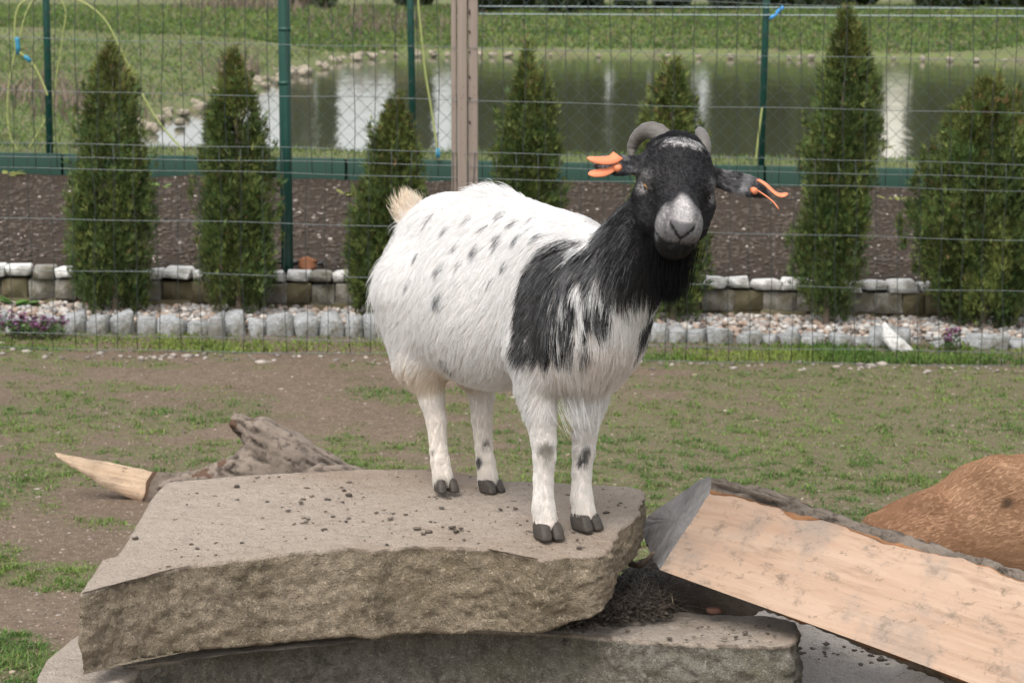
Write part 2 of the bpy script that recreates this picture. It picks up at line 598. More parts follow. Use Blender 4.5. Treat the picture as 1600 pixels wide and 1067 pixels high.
# bank grass: coarse blades only where the camera side can look
m = M('grass_blades'); MAT_GRASS = m.leaf(m.attr('tint'), .35, .55, .2)
def grass_cols(P, seed, dry=.18, bright=1.0):
    r = np.random.default_rng(seed)
    n = len(P)
    k = np.clip(.5 + .8 * xy_noise(P[:, 0], P[:, 1], 1.1, 3, seed) + r.normal(0, .25, n), 0, 1)[:, None]
    c = (1 - k) * np.array([.070, .135, .030]) + k * np.array([.165, .215, .060])
    d = (r.random(n) < dry * (1 + .8 * xy_noise(P[:, 0], P[:, 1], 2.3, 2, seed + 5)))[:, None]
    c = np.where(d, np.array([.22, .185, .105]) * r.uniform(.6, 1.2, (n, 1)), c)
    return c * bright * r.uniform(.75, 1.2, (n, 1))
def bank_points(n, y0, y1, seed, xlim):
    r = np.random.default_rng(seed)
    y = 1 / r.uniform(1 / y1, 1 / y0, n)
    x = r.uniform(-1, 1, n) * (.235 * y + .6)
    x = np.clip(x, -40, 40)
    keep = xlim(x, y) & (shore_sd(x, y) > .12 + .25 * r.random(n))
    x, y = x[keep], y[keep]
    return np.stack([x, y, bank_h(x, y) - .01], -1)
P = bank_points(130000, 16.6, 46, 11, lambda x, y: x < 4)
s = np.sqrt(P[:, 1] / 18.0)
cl = xy_noise(P[:, 0], P[:, 1], 1.5, 3, 77)
v, f, c = blades(P, .058 * s * (1 + .9 * np.clip(cl, -.7, 1)) * rng.uniform(.6, 1.4, len(P)), .011 * s, grass_cols(P, 12, .22), .8, 3)
tag(obj('bank_grass', v, f, MAT_GRASS, None, c), kind='stuff')
P = bank_points(90000, 45, 60, 14, lambda x, y: x > -20)
v, f, c = blades(P,   .11 * rng.uniform(.5, 1.3, len(P)), .035, grass_cols(P, 15, .14), .7, 4)
tag(obj('bank_grass', v, f, MAT_GRASS, None, c), kind='stuff')

# dry brown weed stalks on the left bank
P = []
r = np.random.default_rng(44)
for (px, py, n, sp) in [(390, 42, 500, 1.6), (455, 20, 260, 1.2), (385, 95, 160, .6), (600, 52, 220, 1.2), (300, 4, 400, 2.4), (40, 8, 300, 1.4), (130, 150, 120, .8), (70, 140, 90, .6)]:
    q = at_z(px, py, .3)
    for k in range(n):
        P.append((q[0] + r.normal(0, sp * .5), q[1] + r.normal(0, sp * 1.2)))
P = np.array(P); P = np.c_[P, bank_h(P[:, 0], P[:, 1]) - .02]
P = P[shore_sd(P[:, 0], P[:, 1]) > .1]
cc = np.array([.20, .15, .115]) * r.uniform(.5, 1.3, (len(P), 1))
v, f, c = blades(P, r.uniform(.2, .55, len(P)) * np.sqrt(P[:, 1] / 30), .02, cc, .7, 6)
tag(obj('dry_weeds', v, f, MAT_GRASS, None, c), kind='stuff')

# ------------------------------------------------------------------ trees
m = M('bark'); MAT_BARK = m.bsdf(m.mix(m.noise(30, 5, .6, m.map((1, 1, .2))), (.07, .05, .038), (.20, .155, .12)), .9, .2, m.bump(m.noise(60, 4, .6, m.map((1, 1, .15))), .8, .01))
m = M('foliage'); MAT_FOL = m.leaf(m.attr('tint'), .22, .6, .25)

def sprays(P, D, L, Wd, cols, seed=0, n=3, spread=.55):
    """scale-leaf fronds: n narrow leaflets fanned in one plane, on axis D"""
    r = np.random.default_rng(seed)
    N = len(P)
    D = D / np.linalg.norm(D, axis=1, keepdims=True)
    t = r.normal(size=(N, 3)); t -= D * (t * D).sum(1, keepdims=True); t /= np.linalg.norm(t, axis=1, keepdims=True)
    Vs, Fs, Cs = [], [], []
    for k in range(n):
        a = (k - (n - 1) / 2) / max(1, (n - 1) / 2) * spread if n > 1 else 0
        a = a + r.normal(0, .12, N)
        d = D * np.cos(a)[:, None] + t * np.sin(a)[:, None]
        e = -D * np.sin(a)[:, None] + t * np.cos(a)[:, None]
        l = (L * (1 - .25 * abs(k - (n - 1) / 2)) * r.uniform(.8, 1.15, N))[:, None]
        w = (Wd * r.uniform(.8, 1.2, N))[:, None]
        V = np.stack([P, P + d * l * .5 + e * w * .5, P + d * l, P + d * l * .5 - e * w * .5], 1)
        Vs.append(V); Cs.append(np.repeat((cols * r.uniform(.85, 1.15, (N, 1)))[:, None], 4, 1))
    V = np.concatenate(Vs, 1); C = np.concatenate(Cs, 1)
    F = np.arange(N * n * 4).reshape(-1, 4)
    return V.reshape(-1, 3), F, C.reshape(-1, 3)

def thuja(levels, Y, base_px, label, seed, n=15000, rag=.36):
    """levels: (photo row, left, right) of the outline, turned into heights and radii at distance Y"""
    r = np.random.default_rng(seed)
    b = at(*base_px, Y)
    zs, cx, rad = [], [], []
    for (py, xl, xr) in sorted(levels, key=lambda q: -q[0]):
        p0, p1 = at(xl, py, Y), at(xr, py, Y)
        zs.append((p0[2] + p1[2]) / 2); cx.append((p0[0] + p1[0]) / 2); rad.append((p1[0] - p0[0]) / 2)
    root = thing('thuja', label, 'thuja', (b[0], Y, b[2]), 'young thujas in the gravel bed')
    top = zs[-1]
    tr = spline([(b[0], Y, b[2] - .03), (b[0] + .01, Y, b[2] + .25), (cx[-1], Y, top - .05)], 9)
    v, f = tube(tr, np.linspace(.017, .004, 9), 7)
    obj('trunk', v, f, MAT_BARK, root)
    # clumps: upright branchlets, each with its own centre and tone
    nc = 150
    hz = r.uniform(0, 1, nc * 2)
    zc = zs[0] + (top - zs[0]) * hz ** .92
    rr = np.interp(zc, zs, rad)
    keep = r.random(nc * 2) < rr / max(rad) + .12
    zc, rr = zc[keep], rr[keep]
    ang = r.uniform(0, 6.283, len(zc)); q = np.sqrt(r.uniform(.25, 1.0, len(zc)))
    CC = np.stack([np.interp(zc, zs, cx) + np.cos(ang) * rr * q * .86, Y + np.sin(ang) * rr * q * .86, zc], -1)
    tone = r.uniform(.50, 1.5, len(zc)); yel = np.clip(r.normal(.25, .25, len(zc)) + .5 * sstep(top - .35, top, zc), 0, 1)
    ci = r.integers(0, len(zc), n)
    sg = np.stack([np.full(len(zc), .022), np.full(len(zc), .022), np.full(len(zc), .048)], -1) * (.55 + .6 * (rr / max(rad)))[:, None]
    P = CC[ci] + r.normal(size=(n, 3)) * sg[ci]
    # keep to the outline, loosely
    rz = np.interp(P[:, 2], zs, rad); xz = np.interp(P[:, 2], zs, cx)
    dx, dy = P[:, 0] - xz, P[:, 1] - Y
    rho = np.hypot(dx, dy) + 1e-6
    lump = 1 + rag * fbm(np.stack([np.arctan2(dy, dx) * 1.3, P[:, 2] * 7, np.full(n, seed * 1.7)], -1), 1.0, 2, seed)
    lim = rz * lump * (r.uniform(.80, 1.14, n) + .35 * (r.random(n) > .985))
    sc = np.where(rho > lim, lim / rho, 1)
    P[:, 0] = xz + dx * sc; P[:, 1] = Y + dy * sc
    # stray sprigs that break the outline
    ns = n // 14; si = r.integers(0, n, ns * 1)
    seeds = r.choice(n, 70, replace=False); own = r.integers(0, 70, ns); tgt = r.choice(n, ns, replace=False)
    sx = P[seeds][:, 0] - np.interp(P[seeds][:, 2], zs, cx); sy = P[seeds][:, 1] - Y; sr = np.hypot(sx, sy) + 1e-6
    rs = np.interp(P[seeds][:, 2], zs, rad) * r.uniform(.95, 1.12, 70) + r.uniform(.0, .018, 70)
    tip = np.stack([np.interp(P[seeds][:, 2], zs, cx) + sx / sr * rs, Y + sy / sr * rs, P[seeds][:, 2] + r.uniform(.0, .03, 70)], -1)
    P[tgt] = tip[own] + r.normal(size=(ns, 3)) * np.array([.006, .006, .016])
    rz = np.interp(P[:, 2], zs, rad); xz = np.interp(P[:, 2], zs, cx)
    dx, dy = P[:, 0] - xz, P[:, 1] - Y; rho = np.hypot(dx, dy) + 1e-6; sc = np.ones(n)
    out = np.stack([dx / rho, dy / rho, np.zeros(n)], -1)
    D = out * r.uniform(.1, .75, (n, 1)) + np.array([0, 0, 1.0]) * r.uniform(.5, 1.1, (n, 1)) + r.normal(0, .28, (n, 3))
    inner = (rho * sc / (rz + 1e-6))
    g = np.array([.052, .090, .026]); yl = np.array([.195, .200, .050]); br = np.array([.16, .105, .045])
    y_ = np.clip(yel[ci] + r.normal(0, .18, n), 0, 1)[:, None] * .75
    C = (g * (1 - y_) + yl * y_) * (tone[ci] * r.uniform(.7, 1.25, n))[:, None]
    b_ = (r.random(n) < .012 + .10 * sstep(top - .25, top, P[:, 2]))[:, None]
    C = np.where(b_, br * r.uniform(.6, 1.3, (n, 1)), C)
    v, f, c = sprays(P, D, r.uniform(.020, .050, n), np.full(n, .0042), C, seed + 1, 3, .42)
    obj('crown', v, f, MAT_FOL, root, c, smooth=False)
    return root

TY = 11.15
thuja([(472, 135, 222), (440, 112, 240), (400, 101, 247), (340, 104, 243), (300, 108, 238), (250, 118, 232), (200, 126, 222), (160, 134, 214), (120, 142, 206), (98, 152, 196), (80, 168, 182)], TY, (180, 492),
      'tall thuja with a forked bushy top, leftmost in the gravel bed', 201)
thuja([(475, 335, 415), (440, 312, 430), (400, 304, 436), (340, 305, 434), (290, 310, 428), (240, 320, 418), (200, 327, 410), (160, 335, 400), (125, 345, 388), (95, 360, 374)], TY, (372, 492),
      'slim pointed thuja just left of the thick green post', 202)
thuja([(475, 560, 625), (440, 546, 640), (400, 546, 655), (340, 556, 658), (300, 564, 656), (260, 574, 654), (225, 582, 650), (200, 590, 644), (172, 606, 628)], TY, (590, 492),
      'short narrow thuja between the thick green post and the goat tail', 203)
thuja([(475, 790, 860), (430, 772, 880), (380, 762, 888), (330, 763, 884), (280, 768, 877), (240, 774, 876), (200, 780, 872), (160, 792, 862), (125, 803, 852), (90, 820, 838)], TY, (825, 495),
      'thuja right of the grooved post, rising behind the goat back', 204)
thuja([(480, 1020, 1092), (440, 1000, 1098), (380, 990, 1105), (300, 990, 1100), (230, 996, 1096), (190, 1003, 1090), (150, 1013, 1080), (115, 1035, 1062)], TY, (1050, 503),
      'thuja half hidden behind the goat head', 205)
thuja([(490, 1262, 1325), (450, 1246, 1340), (400, 1238, 1356), (350, 1244, 1352), (300, 1250, 1362), (250, 1256, 1368), (200, 1264, 1370), (150, 1276, 1366), (105, 1290, 1358), (65, 1305, 1346), (32, 1318, 1334)], TY, (1290, 512),
      'tallest and slimmest thuja, right of the goat head', 206, 16500)
thuja([(495, 1490, 1590), (460, 1450, 1625), (400, 1418, 1645), (350, 1420, 1645), (300, 1430, 1632), (260, 1448, 1618), (220, 1462, 1616), (190, 1480, 1604), (160, 1504, 1584), (138, 1528, 1562)], TY, (1535, 515),
      'broadest dark thuja at the right end of the gravel bed', 207, 36000, .16)

def far_tree(px, w_px, Y, h, label, seed, n=2600, kind='column', name='conifer'):
    r = np.random.default_rng(seed)
    p = at(px, 26, Y)
    x0 = p[0]; z0 = float(bank_h(np.array([x0]), np.array([Y]))[0])
    w = w_px * Y / 4200.0 / 2
    root = thing(name, label, 'tree', (x0, Y, z0), 'trees beyond the pond')
    v, f = tube([(x0, Y, z0 - .1), (x0, Y, z0 + h * .5), (x0, Y, z0 + h * .95)], [.14, .09, .02], 7)
    obj('trunk', v, f, MAT_BARK, root)
    t = r.random(n)
    if kind == 'column':
        prof = np.interp(t, [0, .05, .25, .6, .85, 1], [.7, .92, 1, .82, .45, .06])
    else:
        prof = np.interp(t, [0, .1, .4, .7, 1], [.5, .85, 1, .8, .1])
    lump = 1 + .32 * np.sin(t * 31 + r.uniform(0, 6)) * r.uniform(.4, 1, n)
    ang = r.uniform(0, 6.283, n); q = np.sqrt(r.uniform(.3, 1, n)) * lump
    P = np.stack([x0 + np.cos(ang) * w * prof * q, Y + np.sin(ang) * w * prof * q, z0 + .05 + t * h], -1)
    D = np.stack([np.cos(ang), np.sin(ang), np.full(n, .9)], -1) + r.normal(0, .4, (n, 3))
    C = np.array([.060, .080, .038]) * r.uniform(.5, 1.6, (n, 1)) * (1 + .4 * fbm(P, .9, 2, seed)[:, None])
    v, f, c = sprays(P, D, r.uniform(.3, .6, n) * min(1, w * 1.1 + .12), np.full(n, .16) * min(1, w * 1.2 + .1), C, seed)
    obj('crown', v, f, MAT_FOL, root, c, smooth=False)

specs = [(461, 20, 58, 3.9), (482, 12, 60, 3.2), (509, 26, 55, 4.2), (634, 34, 56, 4.6), (660, 26, 58, 4.0), (752, 66, 54, 5.6), (812, 52, 56, 5.2), (872, 62, 54, 5.8), (925, 44, 55, 5.0), (985, 56, 55, 5.6), (1050, 64, 56, 5.2),
         (1138, 56, 54, 5.8), (1168, 40, 57, 5.0), (1215, 54, 56, 5.6), (1262, 34, 55, 4.8), (1300, 40, 55, 5.6), (1347, 54, 57, 5.4), (1460, 66, 54, 6.2), (1525, 84, 55, 6.6), (1600, 90, 54, 6.0), (1680, 90, 55, 6.0), (1770, 100, 56, 6.4), (1860, 100, 55, 6.0)]
for k, (px, w, Y, h) in enumerate(specs):
    left = px < 740
    names = ['first', 'second', 'third', 'fourth', 'fifth', 'sixth', 'seventh', 'eighth', 'ninth', 'tenth', 'eleventh', 'twelfth', 'thirteenth', 'fourteenth', 'fifteenth', 'sixteenth', 'seventeenth', 'eighteenth']
    kk = k if left else k - sum(1 for q in specs if q[0] < 740)
    far_tree(px, w, Y, h, names[kk] + (' slim conifer beyond the pond left of the grooved post, counted from the left' if left else ' dark conifer beyond the pond right of the grooved post, counted from the left'), 300 + k)

# pale rendered outbuilding seen through a gap between the far conifers
m = M('render_wall'); MAT_RENDER = m.bsdf(m.mix(m.noise(3, 5), (.66, .62, .55), (.80, .77, .70)), .9, .2)
MAT_ROOF = simple('roof_tile', (.22, .12, .09), .8, .3, .3, 12)
MAT_GLASS = simple('dark_glass', (.04, .05, .055), .1, .6, .1)
h0 = at(1390, 10, 68)
hb = thing('outbuilding', 'pale rendered outbuilding glimpsed between the far conifers', 'building', (h0[0], 68, .5))
mb = MB().add(*box(h0[0], 70, 2.4, 4.2, 4, 4.6)); mb.build('wall', MAT_RENDER, hb, False)
rv = np.array([[h0[0] - 2.4, 67.7, 4.72], [h0[0] + 2.4, 67.7, 4.72], [h0[0] + 2.4, 72.3, 4.72], [h0[0] - 2.4, 72.3, 4.72], [h0[0] - 2.4, 70, 6.0], [h0[0] + 2.4, 70, 6.0]])
rf = MB().add(rv, np.array([[0, 1, 5, 4], [2, 3, 4, 5], [3, 2, 1, 0]])).add(rv[[0, 4, 3]], np.array([[0, 1, 2]])).add(rv[[1, 2, 5]], np.array([[0, 1, 2]]))
rf.build('roof', MAT_ROOF, hb, False)
for dx in (-1.0, 1.0):
    wv = MB().add(*box(h0[0] + dx, 67.98, 2.7, .8, .05, 1.1)).build('window', simple('window_frame', (.5, .48, .45)), hb, False)
    MB().add(*box(h0[0] + dx, 67.945, 2.7, .66, .03, .96)).build('pane', MAT_GLASS, wv, False)
# ================================================================== stone edging, retaining wall, gravel, fences
def granite(name, a, b, moss, scale=1.0, bump=.6):
    m = M(name)
    sp = m.noise(260 * scale, 3, .6); big = m.noise(14 * scale, 5, .6)
    c = m.mix(big, a, b)
    c = m.mix(m.ramp(sp, [(.36, 1.0), (.46, 0.0)]), c, tuple(q * .35 for q in a))
    c = m.mix(m.ramp(sp, [(.58, 0.0), (.68, .8)]), c, tuple(min(.85, q * 1.5) for q in b))
    if moss:
        c = m.mix(m.ramp(m.noise(9 * scale, 5, .65), [(.50 - moss * .25, 0.0), (.72 - moss * .2, .9)]), c, (.078, .066, .034))
    h = m.math('ADD', m.noise(70 * scale, 5, .7), m.math('MULTIPLY', big, 2.0))
    return m.bsdf(c, .85, .25, m.bump(h, bump, .008))
MAT_SETT = granite('granite_sett', (.22, .225, .225), (.38, .385, .38), .2)
MAT_SETT_DARK = granite('granite_dark', (.16, .155, .145), (.26, .25, .235), .1)
MAT_CAP = granite('granite_cap', (.58, .565, .53), (.74, .72, .69), .02)
MAT_WALL = granite('granite_wall', (.20, .19, .165), (.33, .31, .28), .35)
MAT_MOSSY = granite('mossy_wall', (.15, .125, .08), (.22, .185, .12), .75)

def stone(parent, name, cx, cy, cz, size, mat, seed, rot=0.0, n=3, rnd=.12, jag=.10, jit=.12):
    V, F = hewn(size, seed, jit)
    c, s = math.cos(rot), math.sin(rot)
    V = np.stack([V[:, 0] * c - V[:, 1] * s, V[:, 0] * s + V[:, 1] * c, V[:, 2]], -1) + (cx, cy, cz)
    return obj(name, V, F, mat, parent, None, False, (cx, cy, cz))

EY = 10.84
edge = thing('stone_edging', 'row of rough grey granite blocks edging the gravel bed', 'edging', (0, EY, 0))
left_px = [-760, -720, -684, -642, -608, -566, -530, -488, -452, -410, -372, -336, -296, -258, -220, -184, -150, -120, -78, -30, 8, 40, 68, 98, 139, 174.5, 212, 248, 292, 325, 352, 387, 418, 460, 496, 540, 571, 602, 640, 678, 715, 752, 790, 830, 866, 905, 945, 980, 1004, 1040, 1074, 1104, 1148, 1187, 1218, 1251, 1290]
tops = {98: 490, 139: 494, 174.5: 487, 212: 494, 248: 490, 292: 497, 325: 488, 352: 488, 387: 499, 418: 486, 460: 492, 496: 490, 540: 492, 571: 495, 1004: 506, 1040: 512, 1074: 514, 1104: 505, 1148: 515, 1187: 522, 1218: 512, 1251: 522}
r = np.random.default_rng(71)
for k, (a, b) in enumerate(zip(left_px[:-1], left_px[1:])):
    yy = 530 + (a - 100) * .0165
    top = tops.get(a, yy - r.uniform(30, 42))
    p0, p1 = at(a + 1, yy, EY), at(b - 1, yy, EY)
    zt = at(a, top, EY)[2]; zb = p0[2] - .03
    d = r.uniform(.085, .11)
    stone(edge, 'stone', (p0[0] + p1[0]) / 2, EY + r.uniform(-.012, .012), (zt + zb) / 2, ((p1[0] - p0[0]) * 1.0, d, (zt - zb) * 1.0), MAT_SETT, 400 + k, r.uniform(-.16, .16), 4, .02, .10, .27)
V = at(339, 515, EY - .075)
stone(edge, 'stone', V[0], EY - .07, V[2], (.068, .04, .085), MAT_SETT_DARK, 499)
# the right stretch: long low kerb pieces and odd leaning stones
for k, (a, b, t, bt, dy) in enumerate([(1296, 1330, 520, 552, 0), (1326, 1360, 524, 553, .02), (1355, 1420, 514, 552, .0), (1330, 1450, 528, 551, .06), (1450, 1512, 530, 556, 0), (1512, 1580, 522, 556, -.03), (1578, 1640, 532, 558, 0), (1640, 1700, 530, 560, .0), (1700, 1760, 528, 560, 0), (1760, 1820, 528, 560, 0)] + [(q, q + 42, 528, 564, 0) for q in range(1820, 2420, 44)]):
    p0, p1 = at(a, bt, EY + dy), at(b, bt, EY + dy); zt = at(a, t, EY + dy)[2]; zb = p0[2] - .02
    stone(edge, 'stone', (p0[0] + p1[0]) / 2, EY + dy, (zt + zb) / 2, (p1[0] - p0[0], .10, zt - zb), MAT_SETT, 520 + k, r.uniform(-.08, .08), 4, .1, .1, .2)
p = at(1405, 548, EY - .09)
V, F = rough_block((.17, .05, .06), 577, 4, .15, .12, .2)
ca, sa = math.cos(.75), math.sin(.75)
V = np.stack([V[:, 0] * ca + V[:, 2] * sa, V[:, 1], -V[:, 0] * sa + V[:, 2] * ca], -1) + (p[0], EY - .09, p[2] + .02)
obj('stone', V, F, MAT_CAP, edge, None, False, (p[0], EY - .09, p[2] + .02))

# retaining wall: two courses of mossy blocks under pale cap stones
WY = 11.43
wall = thing('retaining_wall', 'low mossy stone retaining wall topped with pale cap stones', 'wall', (0, WY, 0))
x = -6.4; k = 0
while x < 6.4:
    w = r.uniform(.095, .135); g = float(ground_z(x))
    h = r.uniform(.036, .052)
    stone(wall, 'cap_stone', x + w / 2, WY + r.uniform(-.01, .015), g + .178 + r.uniform(-.004, .006), (w * 1.0, r.uniform(.12, .15), h), MAT_CAP if r.random() < .9 else MAT_WALL, 600 + k, r.uniform(-.06, .06), 4, .05, .12, .16)
    x += w; k += 1
for row, (zc, hh) in enumerate([(.108, .085), (.02, .10)]):
    x = -6.45 + row * .06
    while x < 6.4:
        w = r.uniform(.09, .15) if row == 0 else r.uniform(.12, .24); g = float(ground_z(x))
        mt = MAT_WALL if (row == 0 and r.random() < .55) else MAT_MOSSY
        stone(wall, 'stone', x + w / 2, WY + .012 + r.uniform(-.012, .012) + row * .01, g + zc, (w * 1.04, .13, hh * 1.04), mt, 800 + k, r.uniform(-.05, .05), 4, .03, .08, .08)
        x += w; k += 1

# pebbles
r = np.random.default_rng(81)
n = 10400
P = np.stack([r.uniform(-4.5, 4.5, n), r.uniform(10.88, 11.40, n), np.zeros(n)], -1)
sz = r.uniform(.007, .0165, n)
P[:, 2] = bed_h(P[:, 0], P[:, 1]) + r.uniform(0, .018, n)
pal = np.array([[.38, .32, .27], [.46, .41, .36], [.30, .22, .17], [.30, .29, .28], [.52, .49, .45], [.36, .27, .21], [.20, .18, .165], [.40, .39, .37]])
cols = pal[r.integers(0, len(pal), n)] * r.uniform(.75, 1.15, (n, 1))
m = M('pebble'); MAT_PEB = m.bsdf(m.mix(m.noise(120, 3), m.attr('tint'), m.mix(.35, m.attr('tint'), (.1, .08, .06))), .7, .35)
v, f, c = scatter_lumps(P, sz, cols, 2, (1.15, .95, .75), 3, .10)
tag(obj('gravel', v, f, MAT_PEB, None, c), kind='stuff')

# loose chips, small stones and crumbs over the paddock
n = 13000
y = 1 / r.uniform(1 / 10.5, 1 / 5.0, n); x = r.uniform(-1, 1, n) * (.21 * y + .3)
P = np.stack([x, y, paddock_h(x, y)], -1)
pal = np.array([[.34, .28, .23], [.30, .22, .16], [.20, .14, .10], [.36, .31, .26], [.12, .09, .07], [.34, .26, .19]])
cols = pal[r.integers(0, 6, n)] * r.uniform(.7, 1.1, (n, 1))
v, f, c = scatter_lumps(P, r.uniform(.0012, .0048, n) * (1 + 1.2 * (r.random(n) < .025)), cols, 1, (1.4, .9, .5), 4, .3)
tag(obj('wood_chips', v, f, MAT_PEB, None, c), kind='stuff')
# a line of bigger stones at the foot of the wire fence
n = 260
x = r.uniform(-2.8, 2.8, n); y = 10.28 + r.normal(0, .07, n) - .12 * r.random(n)
P = np.stack([x, y, paddock_h(x, y) + .003], -1)
cols = np.array([.32, .28, .24]) * r.uniform(.35, 1.2, (n, 1))
v, f, c = scatter_lumps(P, r.uniform(.005, .013, n) * (1 + .8 * (r.random(n) < .06)), cols, 1, (1.3, 1, .55), 5, .25)
tag(obj('rubble', v, f, MAT_PEB, None, c), kind='stuff')
# clods and pale bits on the dark soil
n = 9000
y = 1 / r.uniform(1 / 15.9, 1 / 11.75, n); x = r.uniform(-1, 1, n) * (.21 * y + .3)
P = np.stack([x, y, soil_h(x, y) + .002], -1)
pale = r.random(n) < .06
cols = np.where(pale[:, None], np.array([.36, .31, .27]), np.array([.050, .036, .026])) * r.uniform(.5, 1.4, (n, 1))
sz = np.where(pale, r.uniform(.004, .012, n), r.uniform(.005, .018, n))
v, f, c = scatter_lumps(P, sz, cols, 1, (1.2, 1, .65), 6, .3)
tag(obj('soil_clods', v, f, MAT_PEB, None, c), kind='stuff')

# ---- paddock turf: short blades where the mask lets them
r = np.random.default_rng(91)
n = 760000
y = 1 / np.sqrt(r.uniform(1 / 10.45 ** 2, 1 / 5.3 ** 2, n)); x = r.uniform(-1, 1, n) * (.205 * y + .25)
gm = grass_mask(x, y)
tuft = sstep(-.05, .5, xy_noise(x, y, 22, 2, 92))
keep = r.random(n) < gm * (.18 + .82 * tuft)
x, y, gm, tuft = x[keep], y[keep], gm[keep], tuft[keep]
P = np.stack([x, y, paddock_h(x, y) - .002], -1)
L = .005 + .026 * r.random(len(x)) ** 1.6 * (.4 + .8 * tuft) * (.5 + .6 * gm)
k = np.clip(.5 + .9 * xy_noise(x, y, 2.0, 3, 93) + r.normal(0, .25, len(x)), 0, 1)[:, None]
cc = (1 - k) * np.array([.075, .158, .034]) + k * np.array([.195, .268, .066])
dry = (r.random(len(x)) < .15)[:, None]
cc = np.where(dry, np.array([.27, .215, .125]), cc) * r.uniform(.7, 1.2, (len(x), 1))
v, f, c = blades(P, L, .0032, cc, 1.3, 94)
tag(obj('paddock_grass', v, f, MAT_GRASS, None, c), kind='stuff')

# ---- fresh green strip under the wire, before the granite row
n = 46000
x = r.uniform(-4.2, 4.2, n); y = r.uniform(10.32, 10.83, n)
dens = .35 + .8 * xy_noise(x, y, 2.6, 3, 95) + .35 * sstep(.7, 1.6, x)
keep = r.random(n) < np.clip(dens + .25, 0, 1)
x, y = x[keep], y[keep]
P = np.stack([x, y, np.where(y < 10.6, paddock_h(x, y), bed_h(x, y)) - .003], -1)
tall = .6 + .7 * np.clip(xy_noise(x, y, 3.2, 2, 96) + .3 * sstep(.8, 1.5, x), 0, 1)
L = r.uniform(.014, .040, len(x)) * tall * (1 + .35 * sstep(.6, 1.3, x))
k = np.clip(.5 + .9 * xy_noise(x, y, 2.2, 2, 97) + r.normal(0, .2, len(x)), 0, 1)[:, None]
cc = ((1 - k) * np.array([.075, .145, .030]) + k * np.array([.205, .255, .055])) * r.uniform(.7, 1.25, (len(x), 1))
v, f, c = blades(P, L, r.uniform(.004, .008, len(x)), cc, .9, 98)
tag(obj('verge_grass', v, f, MAT_GRASS, None, c), kind='stuff')
# pale line of ledge grass and algae on the rim behind the green boards
n = 9000
x = r.uniform(-4.6, 4.6, n); y = r.uniform(16.1, 16.8, n)
P = np.stack([x, y, bank_h(x, y) - .004], -1)
v, f, c = blades(P, r.uniform(.01, .05, n), .007, np.array([.17, .21, .085]) * r.uniform(.6, 1.2, (n, 1)), .9, 99)
tag(obj('rim_grass', v, f, MAT_GRASS, None, c), kind='stuff')

# ---- plants in the bed
m = M('petal'); MAT_PETAL = m.leaf(m.attr('tint'), .3, .6, .2)
def leafy(name, label, cat, base, n, L, W_, col, seed, spread=.05, up=.6, group=None, leaves='leaf'):
    r = np.random.default_rng(seed)
    root = thing(name, label, cat, base, group)
    for k in range(n):
        a = r.uniform(0, 6.28); el = r.uniform(up * .5, up * 1.4); l = L * r.uniform(.7, 1.2)
        d = np.array([math.cos(a) * math.cos(el), math.sin(a) * math.cos(el), math.sin(el)])
        s = np.array([-math.sin(a), math.cos(a), 0]); nn = np.cross(s, d)
        o0 = np.array(base) + np.array([math.cos(a), math.sin(a), 0]) * spread * r.uniform(0, 1)
        rows, V = 6, []
        for i in range(rows):
            t = i / (rows - 1); w = W_ * math.sin(math.pi * min(1, .12 + t * .88)) ** .8 * .5 + .0006
            c0 = o0 + d * l * t - np.array([0, 0, 1]) * l * .35 * t * t
            V += [c0 - s * w + nn * w * .3, c0, c0 + s * w + nn * w * .3]
        F = [[3 * i + j, 3 * i + j + 1, 3 * i + j + 4, 3 * i + j + 3] for i in range(rows - 1) for j in (0, 1)]
        cc = np.tile(np.array(col) * r.uniform(.7, 1.25), (len(V), 1))
        obj(leaves, np.array(V), np.array(F), MAT_FOL, root, cc)
    return root
p = at(28, 478, 11.3)
leafy('broadleaf_plant', 'bright green broad leaved weed at the far left by the wall foot', 'plant', (p[0], 11.3, p[2]), 9, .13, .07, (.10, .19, .045), 31, .02, .6)
for k, (px, py, YY, n_, lab) in enumerate([(245, 290, 15.3, 7, 'small yellow green weed on the soil between the two left thujas'), (545, 302, 15.0, 7, 'pale yellow weed on the soil right of the thick green post'), (1400, 308, 15.2, 9, 'pale yellow green weed on the soil near the right end of the boards'), (10, 265, 15.9, 6, 'little weed at the left end of the green boards')]):
    p = at(px, py, YY); zz = float(soil_h(np.array([p[0]]), np.array([YY]))[0])
    leafy('soil_weed', lab, 'weed', (p[0], YY, zz), n_, .085, .035, (.20, .21, .06) if k else (.16, .24, .06), 41 + k, .05, .5, 'weeds on the dark soil')
